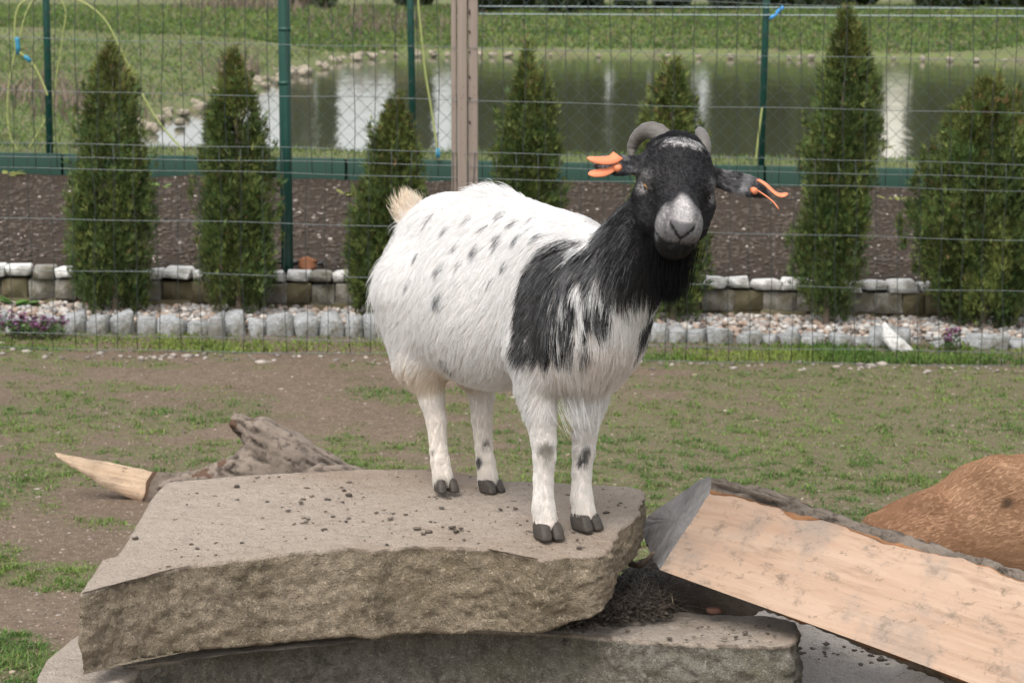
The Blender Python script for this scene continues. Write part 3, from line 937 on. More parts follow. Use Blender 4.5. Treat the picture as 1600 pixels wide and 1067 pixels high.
# purple dead-nettle clumps
for k, (px, py) in enumerate([(18, 515), (42, 512), (62, 506), (84, 512), (30, 526), (66, 524), (1480, 545)]):
    YY = 10.70 - .05 * (k % 3); p = at(px, py + 12, YY); rr = np.random.default_rng(900 + k)
    zz = float(paddock_h(np.array([p[0]]), np.array([YY]))[0])
    where = ['at the far left end of the granite row', 'second clump from the left before the granite row', 'tallest clump before the left stones', 'clump nearest the first clean granite block', 'low front clump at far left', 'low clump in front of the tallest one', 'on the right verge under the broad thuja', 'smaller one left of the right verge clump'][k]
    root = thing('dead_nettle', 'purple flowering dead nettle, ' + where, 'plant', (p[0], YY, zz), 'purple dead nettles')
    st, lf, fl = MB(), MB(), MB()
    for q in range(7):
        b0 = np.array([p[0] + rr.normal(0, .02), YY + rr.normal(0, .02), zz]); hgt = rr.uniform(.05, .105)
        tp = b0 + (rr.normal(0, .012), rr.normal(0, .012), hgt)
        st.add(*tube([b0, (b0 + tp) / 2, tp], .0015, 5), (.12, .12, .06))
        n = 16; t = rr.uniform(.35, 1, n)[:, None]; Pq = b0 + (tp - b0) * t
        a = rr.uniform(0, 6.28, n); D = np.stack([np.cos(a), np.sin(a), rr.uniform(-.3, .4, n)], -1)
        cg = np.where(t > .75, np.array([.16, .07, .11]), np.array([.09, .15, .05])) * rr.uniform(.7, 1.2, (n, 1))
        v, f, c = sprays(Pq, D, np.full(n, .020), np.full(n, .014), cg, q, 1); lf.add(v, f, c)
        n = 7; Pq = tp - np.array([0, 0, 1]) * rr.uniform(0, .02, (n, 1)); a = rr.uniform(0, 6.28, n)
        v, f, c = sprays(Pq, np.stack([np.cos(a), np.sin(a), np.full(n, .5)], -1), np.full(n, .013), np.full(n, .007), np.tile(np.array([.36, .15, .34]), (n, 1)), q, 1); fl.add(v, f, c)
    st.build('stem', MAT_FOL, root); lf.build('foliage', MAT_FOL, root); fl.build('blossom', MAT_PETAL, root)

# terracotta shard and black pipe by the thick green post
MAT_TERRA = simple('terracotta', (.34, .15, .08), .85, .2, .3, 30, .4)
p = at(478, 424, 11.46)
rr = np.random.default_rng(3)
a = np.linspace(-1.0, 1.2, 9); hh = np.linspace(0, .062, 6)
V = np.array([[p[0] + (.05 - .010 * (1 - z / .062)) * math.sin(t) * (1 + .02 * rr.normal()), 11.52 - .05 * math.cos(t) + .03, p[2] + z * (1 - .35 * abs(t) * (z > .04))] for z in hh for t in a])
F = np.array([[i * 9 + j, i * 9 + j + 1, (i + 1) * 9 + j + 1, (i + 1) * 9 + j] for i in range(5) for j in range(8)])
o = tag(obj('pot_shard', V, F, MAT_TERRA, None, None, True, (p[0], 11.52, p[2])), 'orange brown terracotta pot shard lying on the cap stones beside the thick green post', 'pot shard')
sm = o.modifiers.new('thick', 'SOLIDIFY'); sm.thickness = .006
MAT_BLACK = simple('black_plastic', (.012, .012, .012), .45, .4, .1)
pts = [at(q[0], q[1], 11.8) for q in [(418, 402), (432, 399), (452, 401), (470, 399), (492, 403), (505, 410)]]
pts = [np.array([q[0], 11.8, float(soil_h(np.array([q[0]]), np.array([11.8]))[0]) + .016 + .006 * (k % 2)]) for k, q in enumerate(pts)]
v, f = tube(spline(pts, 24), .009, 8)
tag(obj('black_pipe', v, f, MAT_BLACK), 'short black plastic pipe lying on the soil behind the thick green post', 'pipe')

# ------------------------------------------------------------------ field fence (nearest wire)
m = M('fence_wire'); MAT_WIRE = m.bsdf(m.mix(m.noise(30, 3), (.012, .018, .016), (.045, .052, .048)), .45, .5, None, .35)
m = M('line_wire'); MAT_LINE = m.bsdf(m.mix(m.noise(30, 3), (.07, .085, .083), (.18, .20, .20)), .4, .5, None, .4)
FY = 10.30
fence = thing('field_fence', 'nearest fence of thin field wire on a grooved post, running across behind the goat', 'fence', (0, FY, 0))
pairs = [(-105, -70), (-22, 15), (59, 96), (140, 178), (222, 257), (340, 375), (421, 455), (500, 530), (520, 551), (542, 573)]
up_pairs = [(243, 278), (261, 298)]
XL, XR = -4.4, 4.4
def wire_z(pr, x):
    zl, zr = at(0, pr[0], FY)[2], at(1600, pr[1], FY)[2]
    x0, x1 = at(0, pr[0], FY)[0], at(1600, pr[1], FY)[0]
    return zl + (zr - zl) * (x - x0) / (x1 - x0)
for k, pr in enumerate(pairs + up_pairs):
    xs = np.linspace(XL, XR, 96)
    sag = .004 * np.sin(xs * 3.1 + k) + .003 * np.sin(xs * 7.7 + 2 * k)
    path = np.stack([xs, np.full(96, FY - .003) + .003 * np.sin(xs * 5 + k), wire_z(pr, xs) + sag * .6], -1)
    v, f = tube(path, .0012, 6)
    obj('line_wire', v, f, MAT_LINE, fence, None, True, (0, FY, 0))
def stays(x0, top_pr, bot_pr, wob, seed):
    r = np.random.default_rng(seed)
    protos = []
    for k in range(5):
        t = np.linspace(0, 1, 12)
        path = np.stack([.004 * np.sin(t * 9 + k * 2) * wob, np.zeros(12), t], -1)
        v, f = tube(path, .0015, 5)
        me = make_mesh('stay_wire', v, f); me.materials.append(MAT_WIRE); protos.append(me)
    x = x0
    while x < XR:
        zt, zb = wire_z(top_pr, x), wire_z(bot_pr, x)
        o = link('stay_wire', protos[int(r.integers(5))], fence, (x, 0, zb))
        o.scale = (1, 1, zt - zb); o.rotation_euler = (0, r.normal(0, .006), 0)
        x += .0815
stays(XL + .02, (222, 257), (542, 573), 1.0, 1)
stays(XL + .045, (-105, -70), (261, 298), 1.0, 2)
# grooved post: three weathered boards nailed side by side
m = M('post_wood')
g = m.noise(14, 5, .6, m.map((6, 6, .25)))
c = m.mix(g, (.165, .128, .106), (.255, .208, .175))
c = m.mix(m.ramp(m.voro(30, m.map((1.6, 1, 1.0))), [(.06, .85), (.13, 0.0)]), c, (.08, .055, .045))
MAT_POST = m.bsdf(c, .9, .2, m.bump(g, .4, .004))
pp = at(723, 400, FY); gz = float(ground_z(pp[0]))
for (a, b, dy) in [(705, 713.2, 0), (714.6, 729.8, -.012), (731.0, 746.5, 0)]:
    x0, x1 = at(a, 100, FY)[0], at(b, 100, FY)[0]
    v, f = box((x0 + x1) / 2, FY + .04 + dy, gz + .95, x1 - x0, .07, 2.0)
    o = obj('board', v, f, MAT_POST, fence, None, False, ((x0 + x1) / 2, FY + .04 + dy, gz))
    bv = o.modifiers.new('edge', 'BEVEL'); bv.width = .0025; bv.segments = 2
xb = at(713.9, 100, FY)[0]; xc = at(730.4, 100, FY)[0]
nl = MB()
for xq in (xb, xc):
    for z in np.arange(.5, 1.75, .085):
        if rng.random() < .7: nl.add(*tube([(xq + .008, FY - .001, z + rng.normal(0, .01)), (xq + .008, FY + .012, z)], .0035, 6))
o = nl.build('nail', simple('rusty_nail', (.05, .035, .03), .8), fence); o['kind'] = 'stuff'

# thick green post on the terrace edge
MAT_GREEN = simple('green_coating', (.008, .052, .037), .42, .5, .22, 18)
g0 = at(449, 424, 11.52)
gp = thing('green_post', 'thick dark green round metal post standing on the terrace wall', 'post', (g0[0], 11.52, g0[2] - .05))
tl = at(443.5, 0, 11.52)
v, f = tube([(g0[0], 11.52, g0[2] - .2), (g0[0] * .5 + tl[0] * .5, 11.52, (g0[2] + tl[2]) / 2), (tl[0], 11.52, tl[2]), (tl[0] - .004, 11.52, tl[2] + .42)], .0262, 18)
obj('tube', v, f, MAT_GREEN, gp)
v, f = tube([(tl[0] - .004, 11.52, tl[2] + .42), (tl[0] - .004, 11.52, tl[2] + .45)], [.03, .024], 18)
obj('cap', v, f, MAT_BLACK, gp)
for yy in (46, 130):
    q = at(444.5, yy, 11.52); v, f = tube([(q[0], 11.52, q[2] - .008), (q[0], 11.52, q[2] + .008)], .0275, 18)
    obj('clamp', v, f, simple('green_dark', (.008, .05, .036), .5), gp)

# ------------------------------------------------------------------ chain-link fence on green boards by the pond
CY = 16.0
cl = thing('chain_link_fence', 'green chain link fence on green base boards along the pond', 'fence', (0, CY, .2))
MAT_BOARD = simple('green_board', (.013, .042, .029), .7, .3, .25, 4, .1)
MAT_MESH = simple('mesh_wire', (.05, .075, .065), .5, .4, .2)
edges = [at(q, 250, CY)[0] for q in (-2500, -1970, -1440, -910, -560, -230, 98, 430, 541, 865, 1195, 1520, 1850, 2180, 2710, 3240, 3770)]
for a, b in zip(edges[:-1], edges[1:]):
    x0, x1 = a + .006, b - .006
    v, f = cube_grid(1)
    z0, z1 = [float(soil_h(np.array([x]), np.array([CY - .1]))[0]) for x in (x0, x1)]
    tz0, tz1 = [at(800 + 262 * x, 238.5 + (262 * x + 800) * .0175, CY)[2] for x in (x0, x1)]
    V = np.array([[x0 if q[0] < 0 else x1, CY + q[1] * .05, (z0 - .1 if q[0] < 0 else z1 - .1) if q[2] < 0 else (tz0 if q[0] < 0 else tz1)] for q in v])
    o = obj('base_board', V, f, MAT_BOARD, cl, None, False, (x0, CY, z0))
    bv = o.modifiers.new('edge', 'BEVEL'); bv.width = .006; bv.segments = 2
for (xt, xbm, yb) in [(72, 78, 235), (641, 646, 232), (1197.5, 1189, 258), (-420, -416, 232), (-960, -950, 222), (-1500, -1485, 212), (1760, 1752, 262), (2300, 2288, 272), (2840, 2824, 282)]:
    pb, pt_ = at(xbm, yb + 8, CY + .06), at(xt, 0, CY + .06)
    d = (pt_ - pb) / (pt_[2] - pb[2])
    v, f = tube([pb - d * .2, pt_, pt_ + d * .25], .0215, 14)
    po = obj('post', v, f, MAT_GREEN, cl, None, True, pb)
    v, f = tube([pt_ + d * .25, pt_ + d * .275], [.025, .02], 14)
    obj('cap', v, f, MAT_BLACK, po)
# woven mesh: two families of zig-zag wires
zb, zt = .40, 1.42
mb = MB()
s = .105
nz = int((zt - zb) / (s * .5)) + 1
ii = np.arange(nz); zz = zb + ii * s * .5
for k in range(int(18.0 / s)):
    x0 = -9.0 + k * s
    for ph, xx in ((0, x0 + (ii % 2) * s * .5), (1, x0 + s - (ii % 2) * s * .5)):
        path = np.stack([xx, np.full(nz, CY + .032 + .003 * ph), zz - .017 * np.clip(xx, -8, 8)], -1)
        v, f = tube(path, .0019, 4, False); mb.add(v, f)
o = mb.build('wire_mesh', MAT_MESH, cl); o['kind'] = 'stuff'
for dz in (0, .045):
    xs = np.linspace(at(748, 10, CY)[0], 5.2, 30)
    v, f = tube(np.stack([xs, np.full(30, CY + .03), at(900, 11, CY)[2] - dz - .004 * (xs - .4)], -1), .003, 6)
    obj('tension_wire', v, f, simple('galv', (.30, .36, .36), .4, .5), cl)

# ------------------------------------------------------------------ hoses hung over the pond fence
m = M('hose_skin'); MAT_HOSE = m.bsdf(m.mix(m.noise(9, 3), (.20, .235, .065), (.34, .36, .13)), .5, .4)
MAT_BLUE = simple('blue_plastic', (.03, .20, .30), .45, .45, .2)
HY = 15.95
def hose(label, pix, Y=HY, rad=.0058):
    P = np.array([at(q[0], q[1], Y + (q[2] if len(q) > 2 else 0)) for q in pix])
    v, f = tube(spline(P, 10 * len(pix)), rad, 8)
    return tag(obj('garden_hose', v, f, MAT_HOSE, None, None, True, P[0]), label, 'hose', 'garden hoses on the pond fence'), P
h1, _ = hose('yellow green hose with blue couplings, hanging in a loop over the left pond fence post', [(24, 78), (23, 50), (25, 22), (34, 5), (56, -4), (75, -6), (112, -2), (140, 10), (165, 33), (185, 70), (205, 112), (228, 158), (252, 196), (290, 240)])
def coupling(pts, parent, rad):
    P = np.array([at(q[0], q[1], HY) for q in pts])
    v, f = tube(P, rad, 10); o = obj('coupling', v, f, MAT_BLUE, parent)
coupling([(26, 58), (26.5, 63), (27, 66), (28, 72), (28, 86)], h1, [.012, .016, .013, .016, .010])
coupling([(38, 88), (42, 91), (44, 93), (48, 97)], h1, [.011, .015, .013, .011])
v, f = tube(spline([at(q[0], q[1], HY) for q in [(29, 82), (38, 88), (50, 99), (60, 115), (70, 138), (74, 150)]], 30), .0065, 8)
obj('tail', v, f, MAT_HOSE, h1)
hose('second strand of hose falling behind the left pond fence post to the ground', [(58, -4, .1), (46, 10, .1), (38, 30, .1), (32, 55, .1), (22, 90, .1), (12, 150, .1), (14, 205, .1), (27, 236, .1)], HY + .02)
hose('hose strand bending down right of the left pond fence post', [(84, -5, .1), (96, 2, .1), (103, 20, .1), (100, 45, .1), (95, 80, .1), (88, 120, .1), (82, 160, .1), (70, 190, .1), (45, 232, .1)], HY + .02)
h2, _ = hose('yellow hose with a blue end hanging right of the middle pond fence post', [(653, -8), (655, 20), (660, 70), (664, 110), (673, 165), (679, 205), (684, 236)])
coupling([(684, 232), (684.5, 240), (684.5, 247)], h2, [.010, .016, .012])
hose('short yellow hose hanging beside the right pond fence post', [(1191, 168), (1188, 190), (1185, 215), (1181, 250)])
MAT_TIE = simple('blue_tie', (.04, .22, .48), .5, .4, .2)
P = np.array([at(q[0], q[1], HY + .04) for q in [(1203, 30), (1208, 26), (1212, 24), (1215, 19), (1220, 15), (1224, 11)]])
v, f = tube(P, [.008, .012, .006, .013, .009, .012], 8)
tag(obj('blue_tie', v, f, MAT_TIE, None, None, True, P[0]), 'twisted blue plastic tie on the right pond fence post', 'tie')
# ================================================================== smooth bodies: distance field -> one continuous surface
class Field:
    def __init__(s, lo, hi, h):
        s.lo = np.array(lo, dtype=np.float32); s.h = h
        s.n = [int(math.ceil((b - a) / h)) + 1 for a, b in zip(lo, hi)]
        s.D = np.full(s.n, 1.0, dtype=np.float32)
    def box(s, lo, hi):
        i0 = [max(0, int((a - l) / s.h)) for a, l in zip(lo, s.lo)]
        i1 = [min(n, int((b - l) / s.h) + 2) for b, l, n in zip(hi, s.lo, s.n)]
        sl = tuple(slice(a, max(a, b)) for a, b in zip(i0, i1))
        ax = [s.lo[k] + s.h * np.arange(i0[k], max(i0[k], i1[k]), dtype=np.float32) for k in range(3)]
        return sl, np.stack(np.meshgrid(*ax, indexing='ij'), -1)
    def merge(s, sl, d, k, sub=False):
        A = s.D[sl]
        if sub:
            hh = np.maximum(k - np.abs(A + d), 0) / max(k, 1e-6)
            s.D[sl] = np.maximum(A, -d) + hh * hh * k * .25
        else:
            hh = np.maximum(k - np.abs(A - d), 0) / max(k, 1e-6)
            s.D[sl] = np.minimum(A, d) - hh * hh * k * .25
    def cone(s, a, b, ra, rb, k=.03, sub=False, sq=None):
        a = np.array(a, dtype=np.float32); b = np.array(b, dtype=np.float32)
        r = max(ra, rb) + k + 3 * s.h
        sl, P = s.box(np.minimum(a, b) - r, np.maximum(a, b) + r)
        ba = b - a
        t = np.clip(((P - a) @ ba) / max(1e-9, float(ba @ ba)), 0, 1)
        d = np.linalg.norm(P - a - t[..., None] * ba, axis=-1) - (ra + (rb - ra) * t)
        s.merge(sl, d, k, sub); return s
    def chain(s, pts, k=.03, k2=None):
        for i, (p, q) in enumerate(zip(pts[:-1], pts[1:])): s.cone(p[:3], q[:3], p[3], q[3], k if i == 0 or k2 is None else k2)
        return s
    def ell(s, c, r, R=None, k=.03, sub=False):
        c = np.array(c, dtype=np.float32); r = np.array(r, dtype=np.float32)
        R = np.eye(3, dtype=np.float32) if R is None else np.array(R, dtype=np.float32)     # columns = axes
        e = np.sqrt(((R * r) ** 2).sum(1)) + k + 3 * s.h
        sl, P = s.box(c - e, c + e)
        q = (P - c) @ R
        k0 = np.linalg.norm(q / r, axis=-1); k1 = np.linalg.norm(q / (r * r), axis=-1) + 1e-9
        s.merge(sl, k0 * (k0 - 1) / k1, k, sub); return s
    def surface(s):
        D = s.D; S = D < 0
        nx, ny, nz = D.shape
        cnt = np.zeros((nx - 1, ny - 1, nz - 1), dtype=np.int8)
        cor = [(i, j, k) for i in (0, 1) for j in (0, 1) for k in (0, 1)]
        sh = lambda A, c: A[c[0]:nx - 1 + c[0], c[1]:ny - 1 + c[1], c[2]:nz - 1 + c[2]]
        for c in cor: cnt += sh(S, c)
        act = (cnt > 0) & (cnt < 8)
        I = np.argwhere(act)
        idx = np.full(act.shape, -1, dtype=np.int32); idx[act] = np.arange(len(I))
        val = {c: D[I[:, 0] + c[0], I[:, 1] + c[1], I[:, 2] + c[2]] for c in cor}
        acc = np.zeros((len(I), 3)); num = np.zeros(len(I))
        for c in cor:
            for ax in range(3):
                if c[ax] == 0:
                    e = list(c); e[ax] = 1; e = tuple(e)
                    a, b = val[c], val[e]
                    m = (a < 0) != (b < 0)
                    t = np.where(m, a / np.where(m, a - b, 1), 0)
                    p = np.tile(np.array(c, dtype=float), (len(I), 1)); p[:, ax] = t
                    acc += p * m[:, None]; num += m
        V = s.lo + s.h * (I + acc / num[:, None])
        F = []
        for ax in range(3):
            o1, o2 = [(1, 2), (2, 0), (0, 1)][ax]
            a = S.take(range(0, D.shape[ax] - 1), ax); b = S.take(range(1, D.shape[ax]), ax)
            E = np.argwhere(a != b)
            ok = (E[:, o1] > 0) & (E[:, o2] > 0) & (E[:, o1] < D.shape[o1] - 1) & (E[:, o2] < D.shape[o2] - 1)
            E = E[ok]
            q = []
            for d1, d2 in ((1, 1), (0, 1), (0, 0), (1, 0)):
                c = E.copy(); c[:, o1] -= d1; c[:, o2] -= d2
                q.append(idx[c[:, 0], c[:, 1], c[:, 2]])
            q = np.stack(q, -1)
            ins = S[E[:, 0], E[:, 1], E[:, 2]]
            q[~ins] = q[~ins][:, ::-1]
            F.append(q)
        F = np.vstack(F)
        return V, F[(F >= 0).all(1)]

def vert_normals(V, F):
    n = np.cross(V[F[:, 2]] - V[F[:, 0]], V[F[:, 3]] - V[F[:, 1]])
    N = np.zeros_like(V)
    for k in range(4): np.add.at(N, F[:, k], n)
    return N / (np.linalg.norm(N, axis=1, keepdims=True) + 1e-12)

def relax(V, F, it=2, w=.5):
    E = np.vstack([F[:, [0, 1]], F[:, [1, 2]], F[:, [2, 3]], F[:, [3, 0]]]); E = np.vstack([E, E[:, ::-1]])
    deg = np.bincount(E[:, 0], minlength=len(V))[:, None]
    for _ in range(it):
        A = np.zeros_like(V)
        for k in range(3): A[:, k] = np.bincount(E[:, 0], V[E[:, 1], k], len(V))
        V = V * (1 - w) + w * A / np.maximum(deg, 1)
    return V

def sample_surface(V, F, N, n, seed, weight=None):
    """area-weighted points on a quad mesh -> points, normals"""
    r = np.random.default_rng(seed)
    area = np.linalg.norm(np.cross(V[F[:, 2]] - V[F[:, 0]], V[F[:, 3]] - V[F[:, 1]]), axis=1)
    if weight is not None: area = area * weight[F].mean(1)
    cs = np.cumsum(area); fi = np.searchsorted(cs, r.uniform(0, cs[-1], n))
    fi = np.minimum(fi, len(F) - 1)
    u, v = r.random((n, 1)), r.random((n, 1))
    q = F[fi]
    w = [(1 - u) * (1 - v), u * (1 - v), u * v, (1 - u) * v]
    P = sum(w[k] * V[q[:, k]] for k in range(4)); Nn = sum(w[k] * N[q[:, k]] for k in range(4))
    return P, Nn / (np.linalg.norm(Nn, axis=1, keepdims=True) + 1e-12)

def hair_object(name, pts, rad, cols, mat, parent):
    """pts (n,k,3) world, rad (n,k), cols (n,3) -> one hair curves object"""
    n, k, _ = pts.shape
    hc = bpy.data.hair_curves.new(name)
    hc.add_curves([k] * n)
    base = wloc(parent)
    hc.attributes['position'].data.foreach_set('vector', (pts - base).astype(np.float32).ravel())
    ra = hc.attributes.get('radius') or hc.attributes.new('radius', 'FLOAT', 'POINT')
    ra.data.foreach_set('value', rad.astype(np.float32).ravel())
    ca = hc.attributes.new('tint', 'FLOAT_COLOR', 'POINT')
    c4 = np.concatenate([cols, np.ones((n, 1))], 1)
    ca.data.foreach_set('color', np.repeat(c4[:, None], k, 1).astype(np.float32).ravel())
    hc.materials.append(mat)
    return link(name, hc, parent)

def grow(P, N, L, flow, lift, seed, k=5, droop=.25, frizz=.06, clump=.5, nclump=2500):
    """strands from roots P: they leave the skin by 'lift', bend into 'flow', gather into locks"""
    r = np.random.default_rng(seed)
    n = len(P)
    T = flow - N * (flow * N).sum(1, keepdims=True)
    T /= np.linalg.norm(T, axis=1, keepdims=True) + 1e-9
    side = np.cross(N, T)
    sway = .30 * np.stack([fbm(P, 16, 2, seed), fbm(P, 45, 2, seed + 3)], -1).sum(1)
    T = T + side * (sway + r.normal(0, frizz, n))[:, None]
    li = np.clip(lift + r.normal(0, .05, n), .02, 1.5)[:, None]
    L = (L * r.uniform(.75, 1.15, n))[:, None]
    d0 = T * (1 - li * .4) + N * (li + .12); d0 /= np.linalg.norm(d0, axis=1, keepdims=True)
    out = [P - N * .002]
    for j in range(1, k):
        t = j / (k - 1)
        d = d0 * (1 - .4 * t) + T * .4 * t
        out.append(P + d * L * t + np.array([0, 0, -1.0]) * (L * droop * t * t) + r.normal(0, 1, (n, 3)) * L * frizz * .35 * t)
    S = np.stack(out, 1)
    if clump > 0 and nclump:
        ci = r.choice(n, min(nclump, n), replace=False)
        kd = KDTree(len(ci))
        for q, i in enumerate(ci): kd.insert(P[i], q)
        kd.balance()
        near = np.array([ci[kd.find(p)[1]] for p in P])
        G = S[near]
        off = (P[near] - P)[:, None]
        t = np.linspace(0, 1, k)[None, :, None]
        w = clump * r.uniform(.4, 1.0, (n, 1, 1)) * t ** 1.3
        S = S * (1 - w) + (G - off * (1 - w)) * w if False else S + w * (G - S) * 1.0
    return S
# ================================================================== stone slabs
def fill_slab(name, top_xy, zt, zb, mat, label, seed, face_noise=.010, top_noise=.004, group=None, step=.006, rows=26, undercut=None):
    """irregular slab: outline (n,2) counter-clockwise or not, zt(x,y) and zb(x,y) heights"""
    P = np.asarray(top_xy, dtype=np.float64)
    A = .5 * np.sum(P[:, 0] * np.roll(P[:, 1], -1) - P[:, 1] * np.roll(P[:, 0], -1))
    if A < 0: P = P[::-1]
    seg = np.linalg.norm(np.roll(P, -1, 0) - P, axis=1)
    n = int(seg.sum() / step)
    s = np.r_[0, np.cumsum(seg)]
    q = np.linspace(0, s[-1], n, endpoint=False)
    PP = np.vstack([P, P[:1]])
    ring = np.stack([np.interp(q, s, PP[:, 0]), np.interp(q, s, PP[:, 1])], -1)
    T = np.roll(ring, -3, 0) - np.roll(ring, 3, 0); T /= np.linalg.norm(T, axis=1, keepdims=True)
    out = np.stack([T[:, 1], -T[:, 0]], -1)
    for _ in range(6): out = (np.roll(out, 1, 0) + out + np.roll(out, -1, 0)); out /= np.linalg.norm(out, axis=1, keepdims=True)
    ctr = ring.mean(0)
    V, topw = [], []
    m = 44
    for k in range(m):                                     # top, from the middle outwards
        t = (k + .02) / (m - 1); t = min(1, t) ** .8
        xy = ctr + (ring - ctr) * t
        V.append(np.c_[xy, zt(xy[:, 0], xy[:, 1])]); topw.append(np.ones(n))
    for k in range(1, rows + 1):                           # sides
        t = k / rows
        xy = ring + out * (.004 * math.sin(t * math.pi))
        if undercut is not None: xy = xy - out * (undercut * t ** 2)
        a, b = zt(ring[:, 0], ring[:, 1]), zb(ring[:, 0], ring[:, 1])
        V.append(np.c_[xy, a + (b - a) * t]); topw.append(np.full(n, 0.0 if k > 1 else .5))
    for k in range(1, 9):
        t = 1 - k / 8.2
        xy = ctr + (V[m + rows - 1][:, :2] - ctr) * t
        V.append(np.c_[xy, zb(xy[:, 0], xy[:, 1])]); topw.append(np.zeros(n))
    V = np.vstack(V); topw = np.concatenate(topw)
    rings = m + rows + 8
    i = np.arange(rings - 1)[:, None] * n; j = np.arange(n)[None]
    F = np.stack([i + j, i + n + j, i + n + (j + 1) % n, i + (j + 1) % n], -1).reshape(-1, 4)
    # relief: broken side faces, worn top
    side = (topw < .9)
    nz = np.stack([fbm(V + 11 * k, 7, 5, seed + 7 * k, .55) for k in range(3)], -1)
    VL = V * np.array([1, 1, 1.9])
    fine = np.stack([fbm(VL + 5 * k, 38, 4, seed + 70 + k, .6) for k in range(3)], -1)
    grit = fbm(VL, 90, 3, seed + 50, .6)[:, None]
    ridged = 1 - np.abs(fbm(V, 9, 4, seed + 31))
    w = np.where(side, 1.0, 0.0)[:, None]
    outN = np.zeros((len(V), 3)); idx = np.arange(len(V)) % n; outN[:, :2] = out[idx]
    V = V + outN * ((nz[:, :1] * face_noise * .75 + (ridged[:, None] - .75) * face_noise * .65 + fine[:, :1] * face_noise * .8 + grit * face_noise * .45) * w)
    V[:, 2] += np.where(side, nz[:, 2] * face_noise * .35, nz[:, 2] * top_noise + fine[:, 2] * top_noise * .55)
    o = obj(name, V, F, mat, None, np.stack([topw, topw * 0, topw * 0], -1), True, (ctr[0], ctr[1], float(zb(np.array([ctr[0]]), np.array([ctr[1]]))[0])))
    return tag(o, label, 'stone slab', group)

def slab_mat(name, top_a, top_b, side_shade_a, side_shade_b, lichen_shade):  # sides tinted darker than the top: less skylight put into colour, plus moss
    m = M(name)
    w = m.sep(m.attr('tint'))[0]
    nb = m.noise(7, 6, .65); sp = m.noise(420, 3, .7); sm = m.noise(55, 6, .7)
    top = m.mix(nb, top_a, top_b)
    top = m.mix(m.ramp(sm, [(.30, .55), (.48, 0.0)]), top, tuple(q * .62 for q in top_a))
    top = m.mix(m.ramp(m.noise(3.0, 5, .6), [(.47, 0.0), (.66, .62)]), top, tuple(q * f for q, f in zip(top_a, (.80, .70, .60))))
    side = m.mix(m.ramp(sm, [(.30, 0.0), (.70, 1.0)]), side_shade_a, side_shade_b)
    side = m.mix(m.ramp(m.noise(5, 6, .65), [(.40, 0.0), (.66, .85)]), side, lichen_shade)
    side = m.mix(m.ramp(m.noise(17, 6, .7), [(.54, 0.0), (.70, .75)]), side, tuple(q * .33 for q in side_shade_a))
    side = m.mix(m.ramp(m.noise(48, 6, .75), [(.38, .7), (.50, 0.0)]), side, tuple(q * .60 for q in side_shade_a))
    side = m.mix(m.ramp(m.noise(90, 5, .75), [(.55, 0.0), (.70, .6)]), side, tuple(min(.6, q * 1.7) for q in side_shade_b))
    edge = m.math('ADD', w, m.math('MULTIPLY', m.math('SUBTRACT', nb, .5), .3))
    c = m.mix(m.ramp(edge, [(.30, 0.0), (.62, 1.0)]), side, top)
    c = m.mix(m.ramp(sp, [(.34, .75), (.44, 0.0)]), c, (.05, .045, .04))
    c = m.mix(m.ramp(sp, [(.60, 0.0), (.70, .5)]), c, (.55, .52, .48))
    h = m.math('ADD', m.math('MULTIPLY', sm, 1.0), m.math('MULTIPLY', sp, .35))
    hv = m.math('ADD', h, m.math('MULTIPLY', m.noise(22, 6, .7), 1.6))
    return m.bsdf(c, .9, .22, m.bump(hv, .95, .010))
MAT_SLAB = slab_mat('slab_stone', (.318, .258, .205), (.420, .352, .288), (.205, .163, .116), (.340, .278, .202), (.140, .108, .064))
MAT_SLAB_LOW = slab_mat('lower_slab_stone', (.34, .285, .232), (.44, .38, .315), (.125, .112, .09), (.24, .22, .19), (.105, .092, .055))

# top slab: its plane carries the four hooves
def slab_zt(x, y): return .6175 + .087 * (np.asarray(y) - 4.3425) - .004
def on_plane(px, py, z0, k):
    """point of the photo on the plane z = z0 + k*(y - 4.3425)"""
    d = ray(px, py)
    t = (z0 + k * (0 - 4.3425) - CAM_H) / (d[2] - k * d[1])
    return CAM_P + d * t
top_px = [(126, 926), (150, 893), (160, 875), (184, 867), (201, 843), (235, 783), (260, 755), (310, 750), (377, 743), (482, 737), (565, 733), (632, 733), (711, 738), (786, 752), (917, 757), (986, 760), (1005, 768), (1000, 788), (991, 812), (966, 832), (950, 858), (939, 864), (924, 868), (890, 865), (866, 869), (845, 873), (817, 866), (773, 856), (717, 855), (666, 852), (630, 853), (611, 855), (586, 860), (545, 856), (482, 860), (398, 868), (314, 879), (243, 893), (188, 905)]
TOP = np.array([on_plane(a, b, .6135, .087)[:2] for a, b in top_px])
def slab_zb(x, y):
    x = np.asarray(x); y = np.asarray(y)
    t = np.interp(x, [-.65, -.60, -.4, -.1, .07, .12, .2], [.125, .128, .142, .142, .115, .100, .060])
    return slab_zt(x, y) - t
fill_slab('stone_slab', TOP, slab_zt, slab_zb, MAT_SLAB, 'big flat topped granite slab the white goat stands on', 501, .0090, .0035, 'stacked stone slabs', .0055, 26)

